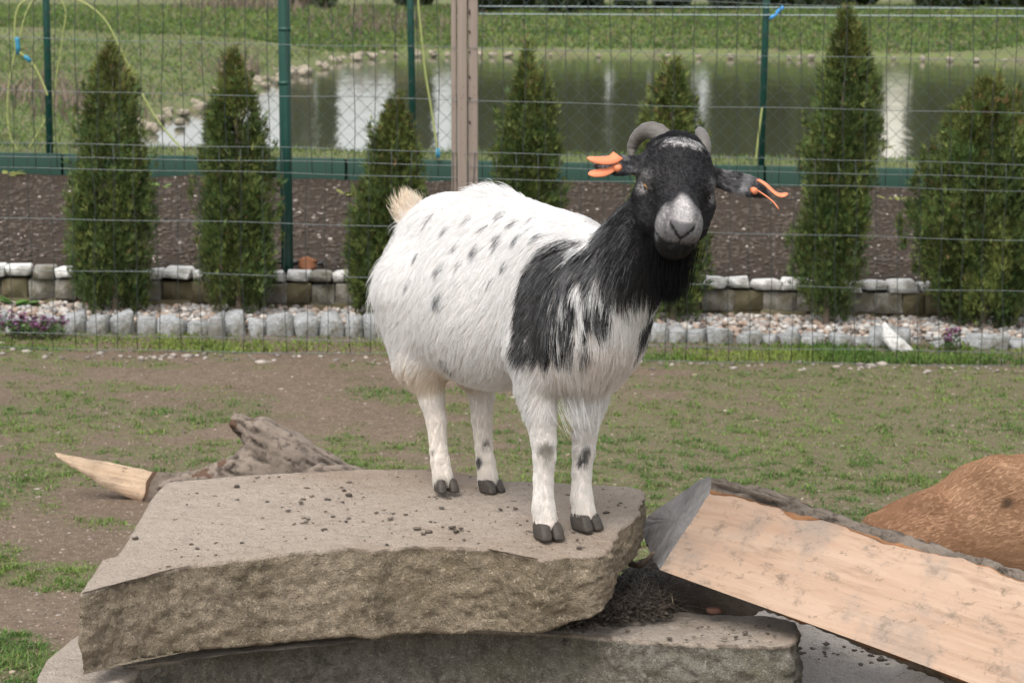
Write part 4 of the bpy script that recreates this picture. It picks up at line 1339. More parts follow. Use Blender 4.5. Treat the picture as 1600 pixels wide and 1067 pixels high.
# lower slab
LZ = .443
def low_zt(x, y): return LZ - .012 * sstep(-.1, -.6, x) + .010 * (np.asarray(y) - 4.1)
low_px = [(160, 1022), (190, 1034), (251, 1024), (335, 1008), (419, 993), (503, 983), (545, 980), (600, 980), (660, 981), (717, 983), (772, 986), (872, 990), (960, 1000), (1040, 1003), (1140, 1008), (1200, 1010), (1240, 1008), (1249, 990), (1243, 972), (1200, 965), (1120, 962), (1060, 958), (960, 958), (800, 960), (500, 970), (300, 985)]
LOW = np.array([on_plane(a, b, LZ, .010)[:2] for a, b in low_px])
def low_zb(x, y): return low_zt(x, y) - .175 + .02 * np.asarray(x)
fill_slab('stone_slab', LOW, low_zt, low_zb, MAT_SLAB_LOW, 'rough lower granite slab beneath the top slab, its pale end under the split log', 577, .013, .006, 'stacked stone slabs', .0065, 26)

STUB = np.array([on_plane(a, b, .430, .010)[:2] for a, b in [(122, 992), (98, 1016), (73, 1034), (61, 1060), (54, 1090), (110, 1100), (175, 1078), (230, 1030), (220, 996)]])
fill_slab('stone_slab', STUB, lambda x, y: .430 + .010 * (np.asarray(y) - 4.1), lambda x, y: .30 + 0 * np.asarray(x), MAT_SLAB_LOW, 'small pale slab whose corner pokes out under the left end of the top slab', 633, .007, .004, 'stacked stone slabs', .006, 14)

# boulders that carry the pile
def boulder(label, c, size, mat, seed, rot=0):
    V, F = rough_block(size, seed, 22, .42, .13, .12)
    nz = fbm(V + seed, 9, 5, seed, .55); nn = V / np.linalg.norm(V, axis=1, keepdims=True)
    V = V + nn * (nz * .022)[:, None]
    cc, ss = math.cos(rot), math.sin(rot)
    V = np.stack([V[:, 0] * cc - V[:, 1] * ss, V[:, 0] * ss + V[:, 1] * cc, V[:, 2]], -1)
    V[:, 2] = np.maximum(V[:, 2], -c[2] - .05)
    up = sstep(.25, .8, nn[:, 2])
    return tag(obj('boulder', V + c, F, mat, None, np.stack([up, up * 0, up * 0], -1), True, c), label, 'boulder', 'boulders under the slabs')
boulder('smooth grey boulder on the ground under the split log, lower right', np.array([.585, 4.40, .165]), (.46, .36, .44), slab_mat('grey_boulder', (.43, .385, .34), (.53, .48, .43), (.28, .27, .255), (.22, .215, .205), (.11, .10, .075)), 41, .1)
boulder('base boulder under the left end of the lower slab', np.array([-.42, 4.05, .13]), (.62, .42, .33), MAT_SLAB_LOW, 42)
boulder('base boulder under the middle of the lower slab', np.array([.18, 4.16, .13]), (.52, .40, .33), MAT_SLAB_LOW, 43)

# crumbs of soil and droppings on the slabs
r = np.random.default_rng(61)
n = 420
xy = np.stack([r.uniform(-.55, .19, n * 3), r.uniform(3.9, 4.75, n * 3)], -1)
def in_poly(xy, poly):
    x, y = xy.T; ins = np.zeros(len(xy), dtype=bool); m_ = len(poly)
    for i in range(m_):
        ax, ay = poly[i]; bx, by = poly[(i + 1) % m_]
        ins ^= ((ay > y) != (by > y)) & (x < (bx - ax) * (y - ay) / (by - ay + 1e-12) + ax)
    return ins
xy = xy[in_poly(xy, TOP * .97 + TOP.mean(0) * .03)][:n]
sz = .0008 + .0030 * r.random(len(xy)) ** 3.5
P = np.c_[xy, slab_zt(xy[:, 0], xy[:, 1]) + sz * .2]
big = [(712, 832, .0085), (706, 826, .006), (720, 828, .006), (838, 838, .005), (905, 858, .006), (902, 846, .005), (610, 812, .007), (545, 775, .008), (538, 768, .005), (470, 787, .006), (370, 762, .008), (212, 843, .007), (652, 828, .006), (690, 795, .005), (782, 798, .006), (805, 797, .006), (835, 797, .005), (948, 803, .006), (725, 846, .004), (670, 833, .007), (661, 836, .006), (845, 842, .006), (450, 800, .005), (478, 818, .005)]
bp = np.array([on_plane(a, b, .6135, .087) for a, b, _ in big]); bs = np.array([c for *_, c in big]) * .72
P = np.vstack([P, bp + np.array([0, 0, .003])]); sz = np.r_[sz, bs]
xy2 = np.stack([r.uniform(.0, .42, 80), r.uniform(4.08, 4.26, 80)], -1); xy2 = xy2[in_poly(xy2, LOW)]
P = np.vstack([P, np.c_[xy2, low_zt(xy2[:, 0], xy2[:, 1]) + .003]]); sz = np.r_[sz, r.uniform(.001, .004, len(xy2))]
xy3 = np.stack([.585 + r.normal(0, .11, 60), 4.36 + r.normal(0, .07, 60)], -1); P = np.vstack([P, np.c_[xy3, np.full(60, .376)]]); sz = np.r_[sz, r.uniform(.002, .006, 60)]
cols = np.array([.085, .066, .050]) * r.uniform(.5, 1.8, (len(P), 1))
v, f, c = scatter_lumps(P, sz, cols, 2, (1.3, 1, .45), 62, .35)
tag(obj('soil_crumbs', v, f, MAT_PEB, None, c), kind='stuff')

# soil heap added under the split log, log shadow put into its colour
def heap_z(x, y):
    d = np.hypot((x - .30) / .31, (y - 4.64) / .32)
    return .475 * np.clip(1 - d ** 2.2, -1, 1) ** 1 + .018 * xy_noise(x, y, 16, 4, 66) + .008 * xy_noise(x, y, 50, 3, 67)
V, F = grid_mesh(np.linspace(-.08, .66, 100), np.linspace(4.24, 5.05, 100), heap_z)
m = M('heap_soil'); MAT_HEAP = m.bsdf(m.mix(m.noise(60, 6, .7), (.012, .009, .007), (.060, .045, .034)), .95, .1, m.bump(m.noise(110, 4), .8, .006))
tag(obj('soil_heap', V, F, MAT_HEAP), kind='stuff')

# hay and roots packed between the slabs, gap shade put into their colour
n = 1500
x = r.uniform(.06, .27, n); y = r.uniform(0, .3, n) + 4.165 + .5 * (x - .06)
P = np.stack([x, y, .455 + .035 * r.random(n) * np.exp(-((x - .20) / .13) ** 2)], -1)
a = r.uniform(0, 6.28, n)
cc = np.array([.060, .046, .034]) * r.uniform(.4, 2.0, (n, 1))
cc[r.random(n) < .07] = (.26, .21, .14)
v, f, c = blades(P, r.uniform(.012, .045, n), .0013, cc * .8, 4.0, 64, .3)
tag(obj('hay', v, f, MAT_PEB, None, c), kind='stuff')
n = 900
x = r.uniform(.05, .26, n); P = np.stack([x, r.uniform(0, .3, n) + 4.17 + .5 * (x - .05), np.full(n, .450)], -1); P[:, 2] += r.random(n) * .028 * np.exp(-((P[:, 0] - .18) / .12) ** 2)
v, f, c = scatter_lumps(P, r.uniform(.002, .007, n), np.array([.040, .030, .023]) * r.uniform(.5, 1.5, (n, 1)), 1, (1.2, 1, .6), 65, .3)  # soil lumps, shade of the gap put into their dark colour
tag(obj('packed_soil', v, f, MAT_PEB, None, c), kind='stuff')
p = at(1116, 953, 4.27)
V, F = rough_block((.024, .018, .010), 66, 5, .8, .1, .1)
tag(obj('stone', V + p, F, simple('red_stone', (.085, .042, .030), .9, .25, .3, 60), None, None, True, p), 'small reddish stone in the dark gap under the split log', 'stone')
tw = spline([at(985, 880, 4.4), at(1000, 883, 4.36), at(1012, 874, 4.34), at(1022, 862, 4.33)], 14)
v, f = tube(tw, np.linspace(.006, .003, 14), 7)
tag(obj('twig', v, f, MAT_BARK, None, None, True, tw[0]), 'broken twig between the top slab corner and the log end', 'twig')
# ================================================================== logs
def loft(rings, nu, nv, noise=None):
    """rings: list of equal-length control point lists -> smooth grid (nu along, nv around), open in v"""
    R = np.array([spline(r_, nv) for r_ in rings])             # (k, nv, 3)
    G = np.array([spline(R[:, j], nu) for j in range(nv)])     # (nv, nu, 3)
    return np.transpose(G, (1, 0, 2))                          # (nu, nv, 3)

def grid_faces(nu, nv, flip=False):
    i = np.arange(nu - 1)[:, None] * nv; j = np.arange(nv - 1)[None]
    F = np.stack([i + j, i + j + 1, i + nv + j + 1, i + nv + j], -1).reshape(-1, 4)
    return F[:, ::-1] if flip else F

def grid_norm(G):
    du = np.gradient(G, axis=0); dv = np.gradient(G, axis=1)
    n = np.cross(du, dv); return n / (np.linalg.norm(n, axis=-1, keepdims=True) + 1e-9)

def bark_mat(name, a, b, inner):
    m = M(name)
    f = m.noise(45, 6, .7); g = m.noise(9, 4)
    c = m.mix(f, a, b)
    c = m.mix(m.ramp(f, [(.34, .9), (.46, 0.0)]), c, tuple(q * .28 for q in a))
    c = m.mix(m.ramp(g, [(.5, 0.0), (.7, .5)]), c, tuple(q * .6 for q in a))
    sp = m.sep(m.attr('tint'))
    c = m.mix(m.ramp(m.math('ADD', sp[0], m.math('MULTIPLY', m.math('SUBTRACT', m.noise(70, 5, .7), .5), .7)), [(.45, 0.0), (.6, 1.0)]), c, inner)
    c = m.mix(m.math('MULTIPLY', sp[1], .9), c, tuple(q * .3 for q in a))
    return m.bsdf(c, .95, .15, m.bump(m.noise(120, 5, .7), .8, .004))
MAT_LOGBARK = bark_mat('log_bark', (.115, .092, .074), (.215, .180, .148), (.25, .125, .062))

def grain_axis(m, axis):
    """coordinates turned so that X runs along the given world axis"""
    a = Vector(axis).normalized()
    rot = a.rotation_difference(Vector((1, 0, 0))).to_euler()
    n = m.n('ShaderNodeMapping'); m.l(m.P, n.inputs[0]); n.inputs['Rotation'].default_value = rot
    return n.outputs[0]

def wood_mat(name, axis, a, b, dirt):
    m = M(name)
    gv = grain_axis(m, axis)
    v = m.map((2.0, 40, 40), (0, 0, 0), gv); v2 = m.map((1.2, 9, 9), (0, 0, 0), gv); v3 = m.map((5, 24, 24), (0, 0, 0), gv)
    g1 = m.noise(3, 5, .6, v); g2 = m.noise(2.0, 4, .6, v2); g3 = m.noise(2.2, 5, .7, v3)
    c = m.mix(g1, a, b)
    c = m.mix(m.ramp(g2, [(.42, 0.0), (.70, .55)]), c, tuple(q * f for q, f in zip(a, (.80, .68, .60))))
    c = m.mix(m.ramp(g3, [(.54, 0.0), (.68, .60)]), c, (.24, .16, .11))
    sm = m.noise(6.5, 6, .7)
    c = m.mix(m.ramp(sm, [(.50, 0.0), (.66, dirt)]), c, (.235, .19, .155))
    c = m.mix(m.ramp(m.noise(26, 6, .75), [(.56, 0.0), (.68, .75 * dirt + .1)]), c, (.17, .125, .09))
    c = m.mix(m.ramp(m.noise(70, 4, .7, m.map((.5, 1, 1), (0, .5, .4))), [(.60, 0.0), (.68, .6)]), c, (.13, .095, .068))
    h = m.math('ADD', g1, m.math('MULTIPLY', m.noise(90, 5, .7), .5))
    return m.bsdf(c, .85, .2, m.bump(h, .55, .004))

# ---- big split log on the right
T0, B0 = at(1110, 770, 4.36), at(1031, 890, 4.275)
T1, B1 = at(1640, 923, 4.06), at(1530, 1072, 3.985)
T2, B2 = at(2100, 1100, 3.80), at(1990, 1262, 3.72)
def rim_pts(T, B, k):
    e1 = T - B; w = np.linalg.norm(e1); e1 = e1 / w
    ax = np.array([.86, -.36, -.36]); ax /= np.linalg.norm(ax)
    e2 = np.cross(e1, ax); e2 = e2 if e2[1] > 0 else -e2; e2 /= np.linalg.norm(e2)
    C = (T + B) / 2
    return [T, T + e1 * .016 + e2 * .030, C + e1 * w * .36 + e2 * w * .52, C + e2 * w * .70, C - e1 * w * .36 + e2 * w * .48, B]
ringA = [T0, at(1106, 744, 4.385), at(1055, 777, 4.455), at(1006, 814, 4.50), at(1011, 852, 4.43), B0]
rings = [ringA, rim_pts(T1, B1, 1), rim_pts(T2, B2, 2)]
NU, NV = 300, 76
G = loft(rings, NU, NV)
nn = grid_norm(G); nn = nn if nn[10, NV // 2, 1] > 0 else -nn
U = np.linspace(0, 1, NU)[:, None] * np.ones((1, NV)) * 1.25; Vv = np.ones((NU, 1)) * np.linspace(0, 1, NV)[None] * .34
q = np.stack([U.ravel(), Vv.ravel(), 0 * U.ravel()], -1)
ridge = 1 - np.abs(fbm(q * np.array([9, 62, 1]), 1, 4, 5, .6))
pl = fbm(q * np.array([26, 60, 1]), 1, 3, 9)
disp = (ridge - .75).reshape(NU, NV) * .034 + pl.reshape(NU, NV) * .006 + .006 * fbm(q, 8, 3, 15).reshape(NU, NV)
edge = np.minimum(1, np.minimum(np.arange(NV), NV - 1 - np.arange(NV))[None] / 5.0) * np.ones((NU, 1))
endw = np.minimum(1, np.arange(NU)[:, None] / 4.0)
GB_ = G + nn * (disp * edge * (.35 + .65 * endw))[..., None]
# ragged lip where the bark was torn along the split face
lip = fbm(np.stack([U[:, 0] * 18, 0 * U[:, 0], 0 * U[:, 0]], -1), 1, 4, 33)
e_up = (T0 - B0) / np.linalg.norm(T0 - B0)
for j in range(4): GB_[:, j] += e_up * (lip * .013 + .002)[:, None] * (1 - j / 4)
split = thing('split_log', 'split log with a pale bare face and bark-covered top sloping down at the right', 'log', tuple((T0 + B0) / 2))
tint = np.zeros((NU, NV, 3)); tint[:, :6, 0] = np.linspace(1, .1, 6)[None]; tint[:, -4:, 0] = .6
tint[..., 1] = np.clip(.80 - ridge.reshape(NU, NV), 0, .4) * 3
obj('bark', GB_.reshape(-1, 3), grid_faces(NU, NV), MAT_LOGBARK, split, tint.reshape(-1, 3))
NF = 60
FT, FB = GB_[:, 0], GB_[:, -1]
s = np.linspace(0, 1, NF)[None, :, None]
FG = FT[:, None] * (1 - s) + FB[:, None] * s
fn = np.cross(T1 - T0, B0 - T0); fn /= np.linalg.norm(fn); fn = fn if fn[1] < 0 else -fn
qq = np.stack([(U[:, :1] * np.ones((1, NF))).ravel() * 3, (np.ones((NU, 1)) * np.linspace(0, 1, NF)[None]).ravel() * 2.4, np.zeros(NU * NF)], -1)
rel = (fbm(qq, 1.2, 3, 44) * .006 + fbm(qq * np.array([1, 8, 1]), 2.2, 4, 45) * .0022).reshape(NU, NF)
rel *= np.minimum(1, np.minimum(np.arange(NF), NF - 1 - np.arange(NF)) / 4.0)[None]
FG = FG + fn * rel[..., None]
obj('split_face', FG.reshape(-1, 3), grid_faces(NU, NF, True), wood_mat('split_wood', T1 - T0, (.335, .228, .160), (.415, .303, .224), .9), split)
# weathered sawn end
loop = np.vstack([GB_[0], FG[0, ::-1][1:-1]])
NL = len(loop); ctr = loop.mean(0)
rr_ = np.linspace(0, 1, 16)
EG = ctr + (loop[None] - ctr) * rr_[:, None, None]
en = np.cross(ringA[3] - T0, B0 - T0); en /= np.linalg.norm(en); en = en if en[0] < 0 else -en
EG = EG + en * (fbm(EG.reshape(-1, 3) * np.array([1, 1, .4]), 40, 3, 51).reshape(16, NL) * .0035 * (rr_ < .98)[:, None])[..., None]
i = np.arange(15)[:, None] * NL; j = np.arange(NL)[None]
EF = np.stack([i + j, i + (j + 1) % NL, i + NL + (j + 1) % NL, i + NL + j], -1).reshape(-1, 4)
m = M('sawn_end')
g1 = m.noise(5, 5, .65, m.map((26, 26, 4), (0, .5, .3))); g2 = m.noise(9, 5, .6)
c = m.mix(g1, (.125, .118, .114), (.33, .31, .295)); c = m.mix(m.ramp(g2, [(.5, 0.0), (.72, .7)]), c, (.085, .08, .078))
c = m.mix(m.ramp(m.noise(60, 5, .7), [(.6, 0.0), (.7, .6)]), c, (.05, .045, .04))
obj('sawn_end', EG.reshape(-1, 3), EF, m.bsdf(c, .9, .2, m.bump(g1, .6, .004)), split)

# ---- old forked log lying on the ground behind the slabs
DY = 7.4
dead = thing('forked_log', 'old grey forked log with a freshly split pale pointed end, lying behind the slabs', 'log', tuple(at(380, 760, DY)))
pxm = 4200 / (DY + .15)
def dp(px, py, dy=0.0): return at(px, py, DY + dy)
lo = np.minimum(dp(240, 800), dp(640, 620)) - .1; hi = np.maximum(dp(240, 800), dp(640, 620)) + .1
lo[1], hi[1] = DY - .22, DY + .30
fd = Field(lo, hi, .0075)
r_ = lambda px: px / pxm
fd.chain([(*dp(640, 795), r_(13)), (*dp(560, 756), r_(19)), (*dp(505, 734), r_(25)), (*dp(450, 708), r_(31)), (*dp(410, 682), r_(25)), (*dp(372, 660), r_(14))], .03)
fd.cone(dp(371, 657, -.03), dp(384, 690, -.05), r_(7), r_(9), .012, True)
fd.chain([(*dp(440, 738), r_(34)), (*dp(390, 738), r_(33)), (*dp(345, 745), r_(19)), (*dp(290, 752), r_(11)), (*dp(255, 760), r_(9))], .03)
fd.chain([(*dp(470, 750, -.12), r_(10)), (*dp(505, 738, -.12), r_(12)), (*dp(545, 742, -.12), r_(14))], .02)
DV, DF = fd.surface(); DV = relax(DV, DF, 1, .4); DN = vert_normals(DV, DF)
axd = dp(560, 756) - dp(392, 672); axd /= np.linalg.norm(axd)
al = DV @ axd
qd = np.stack([al * 4, *(np.cross(DV, axd) * 60).T[1:]], -1)
rg = 1 - np.abs(fbm(qd, 1, 4, 62, .55))
DV = DV + DN * ((rg - .75) * .016 + fbm(DV, 16, 3, 63) * .005)[:, None]
rot = sstep(.02, .30, fbm(DV, 16, 4, 64)) * sstep(dp(420, 0)[0], dp(370, 0)[0], DV[:, 0])
MAT_DEADBARK = bark_mat('dead_bark', (.135, .105, .084), (.255, .210, .172), (.10, .062, .042))
obj('trunk', DV, DF, MAT_DEADBARK, dead, np.stack([rot * .8, np.clip(.80 - rg, 0, .4) * 3, 0 * rg], -1))
# pale pointed split piece
wr = [[dp(86, 707), dp(88, 708, .01), dp(91, 711, .012), dp(92, 714, .008), dp(90, 714)],
      [dp(150, 719), dp(156, 720, .03), dp(158, 733, .035), dp(150, 748, .03), dp(140, 747)],
      [dp(205, 731), dp(214, 733, .05), dp(218, 753, .06), dp(206, 776, .05), dp(192, 774)],
      [dp(262, 742), dp(275, 745, .09), dp(280, 765, .11), dp(262, 790, .08), dp(240, 792)],
      [dp(330, 748), dp(345, 750, .11), dp(350, 770, .14), dp(335, 795, .10), dp(315, 800)]]
WG = loft(wr, 90, 40)
ring = np.concatenate([WG, (WG[:, -1:] * .67 + WG[:, :1] * .33), (WG[:, -1:] * .33 + WG[:, :1] * .67), WG[:, :1]], 1)
nv = ring.shape[1]
ring = ring + .004 * np.stack([fbm(ring.reshape(-1, 3), 22, 3, 70 + k).reshape(90, nv) for k in range(3)], -1)
cut = 62 + (5 * np.sin(np.arange(nv) * .9)).astype(int) * 0
obj('split_tip', ring[:66].reshape(-1, 3), grid_faces(66, nv, True), wood_mat('split_tip_wood', dp(250, 741) - dp(88, 708), (.54, .40, .275), (.64, .50, .37), .3), dead)
rb = ring[58:].copy(); cb = rb.mean(1, keepdims=True)
rb = cb + (rb - cb) * 1.09
rb = rb + .010 * (1 - np.abs(np.stack([fbm(rb.reshape(-1, 3) * np.array([8, 40, 40]), 1, 3, 80 + k).reshape(rb.shape[0], nv) for k in range(3)], -1)) - .7)
tb = np.zeros(rb.shape); tb[:3, :, 0] = 1
obj('bark_sleeve', rb.reshape(-1, 3), grid_faces(rb.shape[0], nv, True), MAT_DEADBARK, dead, tb.reshape(-1, 3))
# ================================================================== the goat
GO = np.array([0.0, 4.3425, 0.62])
GYAW = math.radians(35)
GF = np.array([math.sin(GYAW), -math.cos(GYAW), 0.0])
GL = np.array([math.cos(GYAW), math.sin(GYAW), 0.0])
GB = np.stack([GF, GL, np.array([0, 0, 1.0])], 1)          # columns: forward, left, up
def g2w(p): return GO + np.asarray(p) @ GB.T
def w2g(p): return (np.asarray(p) - GO) @ GB

# head frame
HC = w2g(at(1055, 289, 4.045))
psi, dlt, rho = math.radians(5.0), math.radians(25), math.radians(9)
hm = np.array([math.sin(psi) * math.cos(dlt), -math.cos(psi) * math.cos(dlt), -math.sin(dlt)])
hu = np.array([math.sin(psi) * math.sin(dlt), -math.cos(psi) * math.sin(dlt), math.cos(dlt)])
hs = np.array([math.cos(psi), math.sin(psi), 0.0])
wv = np.array([math.sin(psi), -math.cos(psi), 0.0])
def rodr(v, ax, a): return v * math.cos(a) + np.cross(ax, v) * math.sin(a) + ax * (ax @ v) * (1 - math.cos(a))
hm, hu, hs = [rodr(v, wv, rho) for v in (hm, hu, hs)]
if hs[2] > 0: hm, hu, hs = [rodr(v, wv, -2 * rho) for v in (hm, hu, hs)]
HB = np.stack([hm, hs, hu], 1).T @ GB                      # rows: head axes in goat-local coordinates
def h2g(p): return HC + np.asarray(p) @ HB
def g2h(p): return (np.asarray(p) - HC) @ HB.T
def gdir(v): return np.asarray(v) @ GB                     # world direction -> goat-local

HOOF = {'rf': (.146, -.042, -.015), 'lf': (.140, .038, -.011), 'rh': (-.156, -.036, .012), 'lh': (-.129, .038, .007)}
EAR = {}
def goat_field(h):
    f = Field((-.40, -.22, -.02), (.62, .24, .70), h)
    # trunk
    f.ell((-.05, 0, .360), (.222, .100, .138), k=.04)
    f.ell((-.06, 0, .318), (.18, .110, .118), k=.05)
    f.ell((.14, 0, .352), (.120, .074, .135), k=.05)
    f.ell((-.200, 0, .382), (.088, .074, .110), k=.05)
    f.ell((-.03, 0, .446), (.21, .048, .060), k=.05)
    # thighs, hind legs
    for s, hf in ((-1, 'rh'), (1, 'lh')):
        x, y, z = HOOF[hf]
        f.cone((-.205, s * .052, .34), (-.195, s * .052, .235), .070, .046, .05)
        f.chain([(-.190, s * .050, .235, .040), (x - .022, y * 1.05 + s * .003, .165, .0205), (x - .015, y, .128, .0160), (x - .008, y, .080, .0136), (x - .004, y, .050 + z, .0146), (x + .004, y, .022 + z, .0160)], .02, .004)
    # shoulders, front legs
    for s, hf in ((-1, 'rf'), (1, 'lf')):
        x, y, z = HOOF[hf]
        f.ell((.160, s * .050, .345), (.075, .037, .115), k=.05)
        f.chain([(.150, s * .056, .285, .043), (.145, s * .052, .225, .031), (x + .005, y + s * .003, .142, .0190), (x + .005, y + s * .001, .116, .0172), (x + .001, y, .080, .0148), (x + .001, y, .052 + z, .0160), (x + .008, y, .022 + z, .0178)], .02, .004)
    # neck and brisket
    f.cone((.225, 0, .372), h2g((-.022, 0, -.036)), .068, .040, .045)
    f.cone((.235, 0, .330), h2g((.000, 0, -.052)), .062, .034, .045)
    f.ell((.222, 0, .325), (.056, .060, .098), k=.05)
    # head
    R = HB.T
    f.ell(h2g((-.012, 0, .004)), (.066, .051, .052), R, .02)
    f.ell(h2g((-.035, 0, .022)), (.045, .043, .042), R, .03)
    f.cone(h2g((-.005, 0, .012)), h2g((.095, 0, .004)), .043, .028, .03)
    f.cone(h2g((.00, 0, -.028)), h2g((.100, 0, -.024)), .040, .026, .03)
    f.ell(h2g((.116, 0, -.004)), (.031, .0300, .0265), R, .02)
    f.ell(h2g((.110, 0, -.028)), (.029, .0275, .020), R, .012)
    f.ell(h2g((.104, 0, -.046)), (.026, .024, .015), R, .012)
    for s in (-1, 1):
        f.ell(h2g((.016, s * .041, .019)), (.026, .014, .013), R, .014)           # brow over the eye
        f.ell(h2g((.029, s * .0500, .005)), (.012, .010, .008), R, .008, True)    # socket
        f.cone(h2g((.141, s * .0185, .010)), h2g((.148, s * .0045, -.007)), .0042, .0026, .004, True)   # nostril
        f.cone(h2g((.06, s * .034, -.035)), h2g((.02, s * .040, -.02)), .018, .024, .02)
    f.cone(h2g((.152, 0, .004)), h2g((.150, 0, -.016)), .0022, .0018, .004, True)  # philtrum
    for s in (-1, 1):
        f.cone(h2g((.147, 0, -.0185)), h2g((.100, s * .036, -.024)), .0022, .0022, .004, True)      # lips
    # chin tuft core
    f.cone(h2g((.085, 0, -.055)), h2g((.075, 0, -.055)) + np.array([-.012, 0, -.055]), .022, .010, .02)
    # ears: flattened cones
    for key, base, tip, half, nrm in (('l', h2g((-.038, .048, .006)), w2g(at(1205, 300, 4.06)), .0195, (.25, -.85, .45)), ('r', h2g((-.036, -.048, .008)), w2g(at(932, 259, 3.985)), .0205, (.15, -.75, .6))):
        a = np.asarray(base); b = np.asarray(tip); e = b - a; ln = np.linalg.norm(e); e = e / ln
        nn = gdir(nrm); nn = nn - e * (nn @ e); nn /= np.linalg.norm(nn); ss = np.cross(nn, e)
        EAR[key] = (a, b, e, ss, nn)
        f.cone(a - e * .01, a + e * .018, .0125, .0105, .012)
        f.ell(a + e * ln * .54, (ln * .50, half, .0068), np.stack([e, ss, nn], 1), .012)
        f.ell(a + e * ln * .50 + nn * .0075, (ln * .34, half * .62, .0058), np.stack([e, ss, nn], 1), .005, True)
    # tail stub, udder shadow side
    f.cone((-.280, 0, .43), (-.312, .004, .472), .024, .013, .02)
    return f

fld = goat_field(.0034)
GV, GFc = fld.surface()
GV = relax(GV, GFc, 2, .4)
GN = vert_normals(GV, GFc)

def seg_dist(p, a, b):
    a = np.asarray(a); b = np.asarray(b); ba = b - a
    t = np.clip(((p - a) @ ba) / (ba @ ba), 0, 1)
    return np.linalg.norm(p - a - t[:, None] * ba, axis=1)

# ---- coat pattern in the animal's own frame
SPOTS = [(0, 0, 0)]
def goat_zones(p):
    h = g2h(p)
    ax = seg_dist(p, h2g((-.03, 0, 0)), h2g((.13, 0, -.02)))
    head = sstep(.088, .066, ax) * sstep(-.085, -.055, h[:, 0])
    ears = np.zeros(len(p))
    for key in EAR:
        a, b, e, ss, nn = EAR[key]
        ears = np.maximum(ears, sstep(.034, .026, seg_dist(p, a + e * .022, b)))
    legs = sstep(.205, .165, p[:, 2]) * (1 - head)
    return h, head, ears, legs

BAND = dict(x=.0, z=.0)
def goat_black(p):
    """0 white .. 1 black, plus roan share"""
    x, y, z = p[:, 0], np.abs(p[:, 1]), p[:, 2]
    h, head, ears, legs = goat_zones(p)
    n1 = fbm(p, 22, 3, 5); n2 = fbm(p * np.array([1, 1, .35]), 60, 2, 8)
    # neck: black in front of a slanting line from the withers to the throat
    line = (x - .225) * .85 + (z - .37) * .52
    neck = sstep(.050, .105, line + .018 * n1 + .022 * n2) * sstep(.350, .400, z + (x - .25) * .05 + .022 * n2)
    # shoulder stripe
    c = .195 + .12 * (z - .40)
    w = .030 + .012 * sstep(.45, .34, z)
    band = sstep(w + .012, w - .014, np.abs(x - c) + .012 * n1 + .010 * n2) * sstep(.255, .295, z + .024 * n2) * sstep(.475, .435, z + .016 * n1)
    # roan over the shoulder, between the stripe and the neck
    roan = sstep(.180, .215, x) * sstep(.262, .32, z + .030 * n2 - .12 * (x - .22)) * sstep(.40, .30, x - .45 * (z - .36)) * sstep(.475, .44, z + .02 * n1 - .25 * (x - .2))
    roan = roan * sstep(.012, .045, y)
    n3 = fbm(p * np.array([1, 1, .22]), 95, 2, 18)
    streak = np.clip(.66 + .75 * n2 + .60 * n3 + .25 * n1, .10, .92)
    neck = neck * (1 - .55 * sstep(.30, .25, x) * sstep(-.05, .5, n3 + n2 * .6))
    b = np.maximum(np.maximum(neck * .97, band * .93), roan * streak)
    return np.clip(b, 0, 1), h, head, ears, legs
# flank spots (goat-local x, z) on its right side
FLANK = []
for px, py, rr in [(785, 340, .008), (780, 379, .010), (813, 375, .009), (745, 393, .009), (690, 424, .009), (688, 472, .014), (699, 574, .013), (720, 415, .006), (792, 418, .008), (700, 362, .006), (735, 345, .007), (716, 386, .006), (808, 352, .006), (832, 362, .006), (760, 360, .005), (655, 400, .006), (674, 345, .008), (715, 305, .007), (800, 310, .007), (640, 445, .006), (835, 345, .006), (850, 372, .007), (770, 440, .005)]:
    FLANK.append((px, py - 5, rr * .92))
def ray_hit(px, py, tree):
    o = Vector(CAM_P); d = Vector(ray(px, py)).normalized()
    loc, nrm, i, dist = tree.ray_cast(o, d)
    return None if loc is None else w2g(np.array(loc))
from mathutils.bvhtree import BVHTree
_tree = BVHTree.FromPolygons([tuple(v) for v in g2w(GV)], [tuple(int(i) for i in q) for q in GFc])
SPOT3 = [(ray_hit(px, py, _tree), rr) for px, py, rr in FLANK]
SPOT3 = [(c, rr) for c, rr in SPOT3 if c is not None]
LEGSPOT = []
for px, py, rr_, st, cl_ in [(854, 702, .015, .75, (.17, .155, .12)), (868, 702, .006, .8, None), (916, 702, .008, .85, None), (912, 716, .009, .85, None), (905, 722, .006, .8, None), (886, 771, .008, .85, None),
        (748, 719, .009, .95, None), (736, 722, .006, .8, None), (731, 704, .009, .7, None), (759, 691, .007, .75, None), (716, 622, .012, .8, None), (677, 703, .004, .7, None), (704, 715, .005, .6, None), (690, 745, .008, .35, (.4, .36, .3)), (640, 640, .012, .25, None)]:
    q_ = ray_hit(px, py, _tree)
    if q_ is not None: LEGSPOT.append((q_, rr_, st, cl_))

